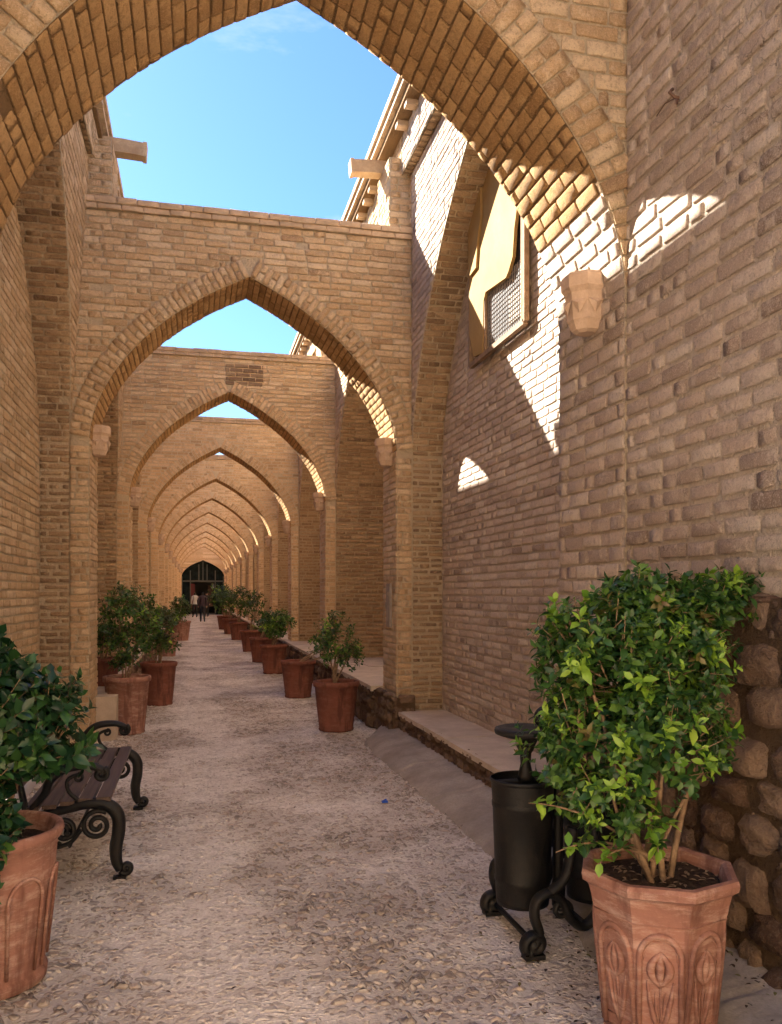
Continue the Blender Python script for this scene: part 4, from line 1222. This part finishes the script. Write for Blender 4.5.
# ------------------------------------------------------------------ people
def person(loc, rz, label, top, bottom, head='hair', stride=.16, scale=1.0, arm=.1):
    e = empty('person', loc, rz, label=label, cat='person', group='people walking at the far end')
    V = [(0,0,.95),(0,.01,1.12),(0,.01,1.32),(0,0,1.46),(0,.01,1.53),(0,.015,1.60),(0,.02,1.70),
         (-.09,0,.90),(-.10,stride*.6,.50),(-.10,stride*.8,.09),(-.105,stride*.8+.14,.04),
         (.09,0,.90),(.10,-stride*.2,.48),(.10,-stride*1.1,.11),(.105,-stride*1.1+.13,.04),
         (-.18,0,1.42),(-.24,.0-arm*.3,1.15),(-.23,arm,.92),(-.22,arm+.03,.82),
         (.18,0,1.42),(.24,.0,1.15),(.23,-arm*.5,.92),(.22,-arm*.5,.82)]
    E = [(0,1),(1,2),(2,3),(3,4),(4,5),(5,6),(0,7),(7,8),(8,9),(9,10),(0,11),(11,12),(12,13),(13,14),(3,15),(15,16),(16,17),(17,18),(3,19),(19,20),(20,21),(21,22)]
    Rr = [.14,.135,.16,.10,.055,.085,.085,.10,.07,.05,.04,.10,.07,.05,.04,.07,.05,.042,.035,.07,.05,.042,.035]
    me = bpy.data.meshes.new('body'); me.from_pydata(V, E, []); 
    o = bpy.data.objects.new('body', me); C.objects.link(o)
    sk = o.modifiers.new('s', 'SKIN'); me.skin_vertices or None
    for i, r in enumerate(Rr): me.skin_vertices[0].data[i].radius = (r, r*.8 if i < 4 else r)
    me.skin_vertices[0].data[0].use_root = True
    o.modifiers.new('u', 'SUBSURF').levels = 2
    dg = bpy.context.evaluated_depsgraph_get(); dg.update()
    nm = bpy.data.meshes.new_from_object(o.evaluated_get(dg))
    bpy.data.objects.remove(o)
    nm.materials.clear()
    for k in (M['skin'], top, bottom, M[head]): nm.materials.append(k)
    for p in nm.polygons:
        c = p.center; p.use_smooth = True
        if c.z > 1.52: p.material_index = 3 if (c.z > 1.62 or c.y < .0) else 0
        elif c.z > .90 and not (abs(c.x) > .17 and c.z < .92): p.material_index = 1
        elif abs(c.x) > .19 and c.z > .7: p.material_index = 0
        else: p.material_index = 2
        if c.z < .08: p.material_index = 3
    b = bpy.data.objects.new('body', nm); C.objects.link(b); b.parent = e
    e.scale = (scale,)*3
    return e
person((.38, 48.5, 0), 0, 'person in dark purple jacket and jeans walking away down the middle of the lane', M['jacket'], M['jeans'])
person((-.05, 58, 0), R(20), 'person in pale top beside the walker in the purple jacket', M['white_cloth'], M['black_cloth'], stride=.1)
person((.75, 60, 0), R(170), 'person in black standing in the gateway to the right of the walker', M['black_cloth'], M['black_cloth'], stride=.05)

# ------------------------------------------------------------------ camera, light
cam = bpy.data.cameras.new('camera'); co = bpy.data.objects.new('camera', cam); C.objects.link(co)
co.location = (0, 0, 1.6); co.rotation_euler = (R(90), 0, R(-13.2))
cam.sensor_fit = 'HORIZONTAL'; cam.sensor_width = 36; cam.lens = 36*833/782; cam.shift_y = 82/782; cam.clip_end = 1000; cam.clip_start = .05
S.camera = co
sd = Vector((-.9, 1.0, 1.0)).normalized()
el = math.asin(sd.z); az = math.atan2(sd.x, sd.y)   # az from +Y toward +X
ld = bpy.data.lights.new('sun', 'SUN'); ld.energy = 4.0; ld.angle = R(.5); ld.color = (1, .95, .86)
lo = bpy.data.objects.new('sun', ld); C.objects.link(lo); lo.rotation_euler = sd.to_track_quat('Z', 'Y').to_euler()
w = bpy.data.worlds.new('World'); S.world = w; w.use_nodes = True
nt = w.node_tree; nt.nodes.clear()
sky = nt.nodes.new('ShaderNodeTexSky'); sky.sky_type = 'NISHITA'; sky.sun_disc = False
sky.sun_elevation = el; sky.sun_rotation = az; sky.air_density = 1.0; sky.dust_density = .6; sky.ozone_density = 1.5
bg = nt.nodes.new('ShaderNodeBackground'); bg.inputs[1].default_value = .07
ow = nt.nodes.new('ShaderNodeOutputWorld')
tc = nt.nodes.new('ShaderNodeTexCoord'); mp = nt.nodes.new('ShaderNodeMapping'); mp.inputs['Scale'].default_value = (1.2, 1.2, 4.5)
nn = nt.nodes.new('ShaderNodeTexNoise'); nn.inputs['Scale'].default_value = 2.2; nn.inputs['Detail'].default_value = 7; nn.inputs['Roughness'].default_value = .62
rp = nt.nodes.new('ShaderNodeValToRGB'); rp.color_ramp.elements[0].position = .47; rp.color_ramp.elements[0].color = (0,0,0,1); rp.color_ramp.elements[1].position = .72; rp.color_ramp.elements[1].color = (.75,.75,.75,1)
mx = nt.nodes.new('ShaderNodeMix'); mx.data_type = 'RGBA'; mx.inputs[7].default_value = (1.75, 1.85, 2.0, 1)
nt.links.new(tc.outputs['Generated'], mp.inputs[0]); nt.links.new(mp.outputs[0], nn.inputs['Vector']); nt.links.new(nn.outputs['Fac'], rp.inputs[0])
tn = nt.nodes.new('ShaderNodeMix'); tn.data_type = 'RGBA'; tn.blend_type = 'MULTIPLY'; tn.inputs[0].default_value = 1; tn.inputs[7].default_value = (.225, .325, .47, 1)
nt.links.new(sky.outputs[0], tn.inputs[6]); nt.links.new(tn.outputs[2], mx.inputs[6]); nt.links.new(rp.outputs[0], mx.inputs[0]); nt.links.new(mx.outputs[2], bg.inputs[0]); nt.links.new(bg.outputs[0], ow.inputs[0])
S.view_settings.view_transform = 'Standard'; S.view_settings.look = 'None'; S.view_settings.gamma = 1; S.view_settings.exposure = 3.35
S.render.engine = 'CYCLES'
S.cycles.max_bounces = 10; S.cycles.diffuse_bounces = 7
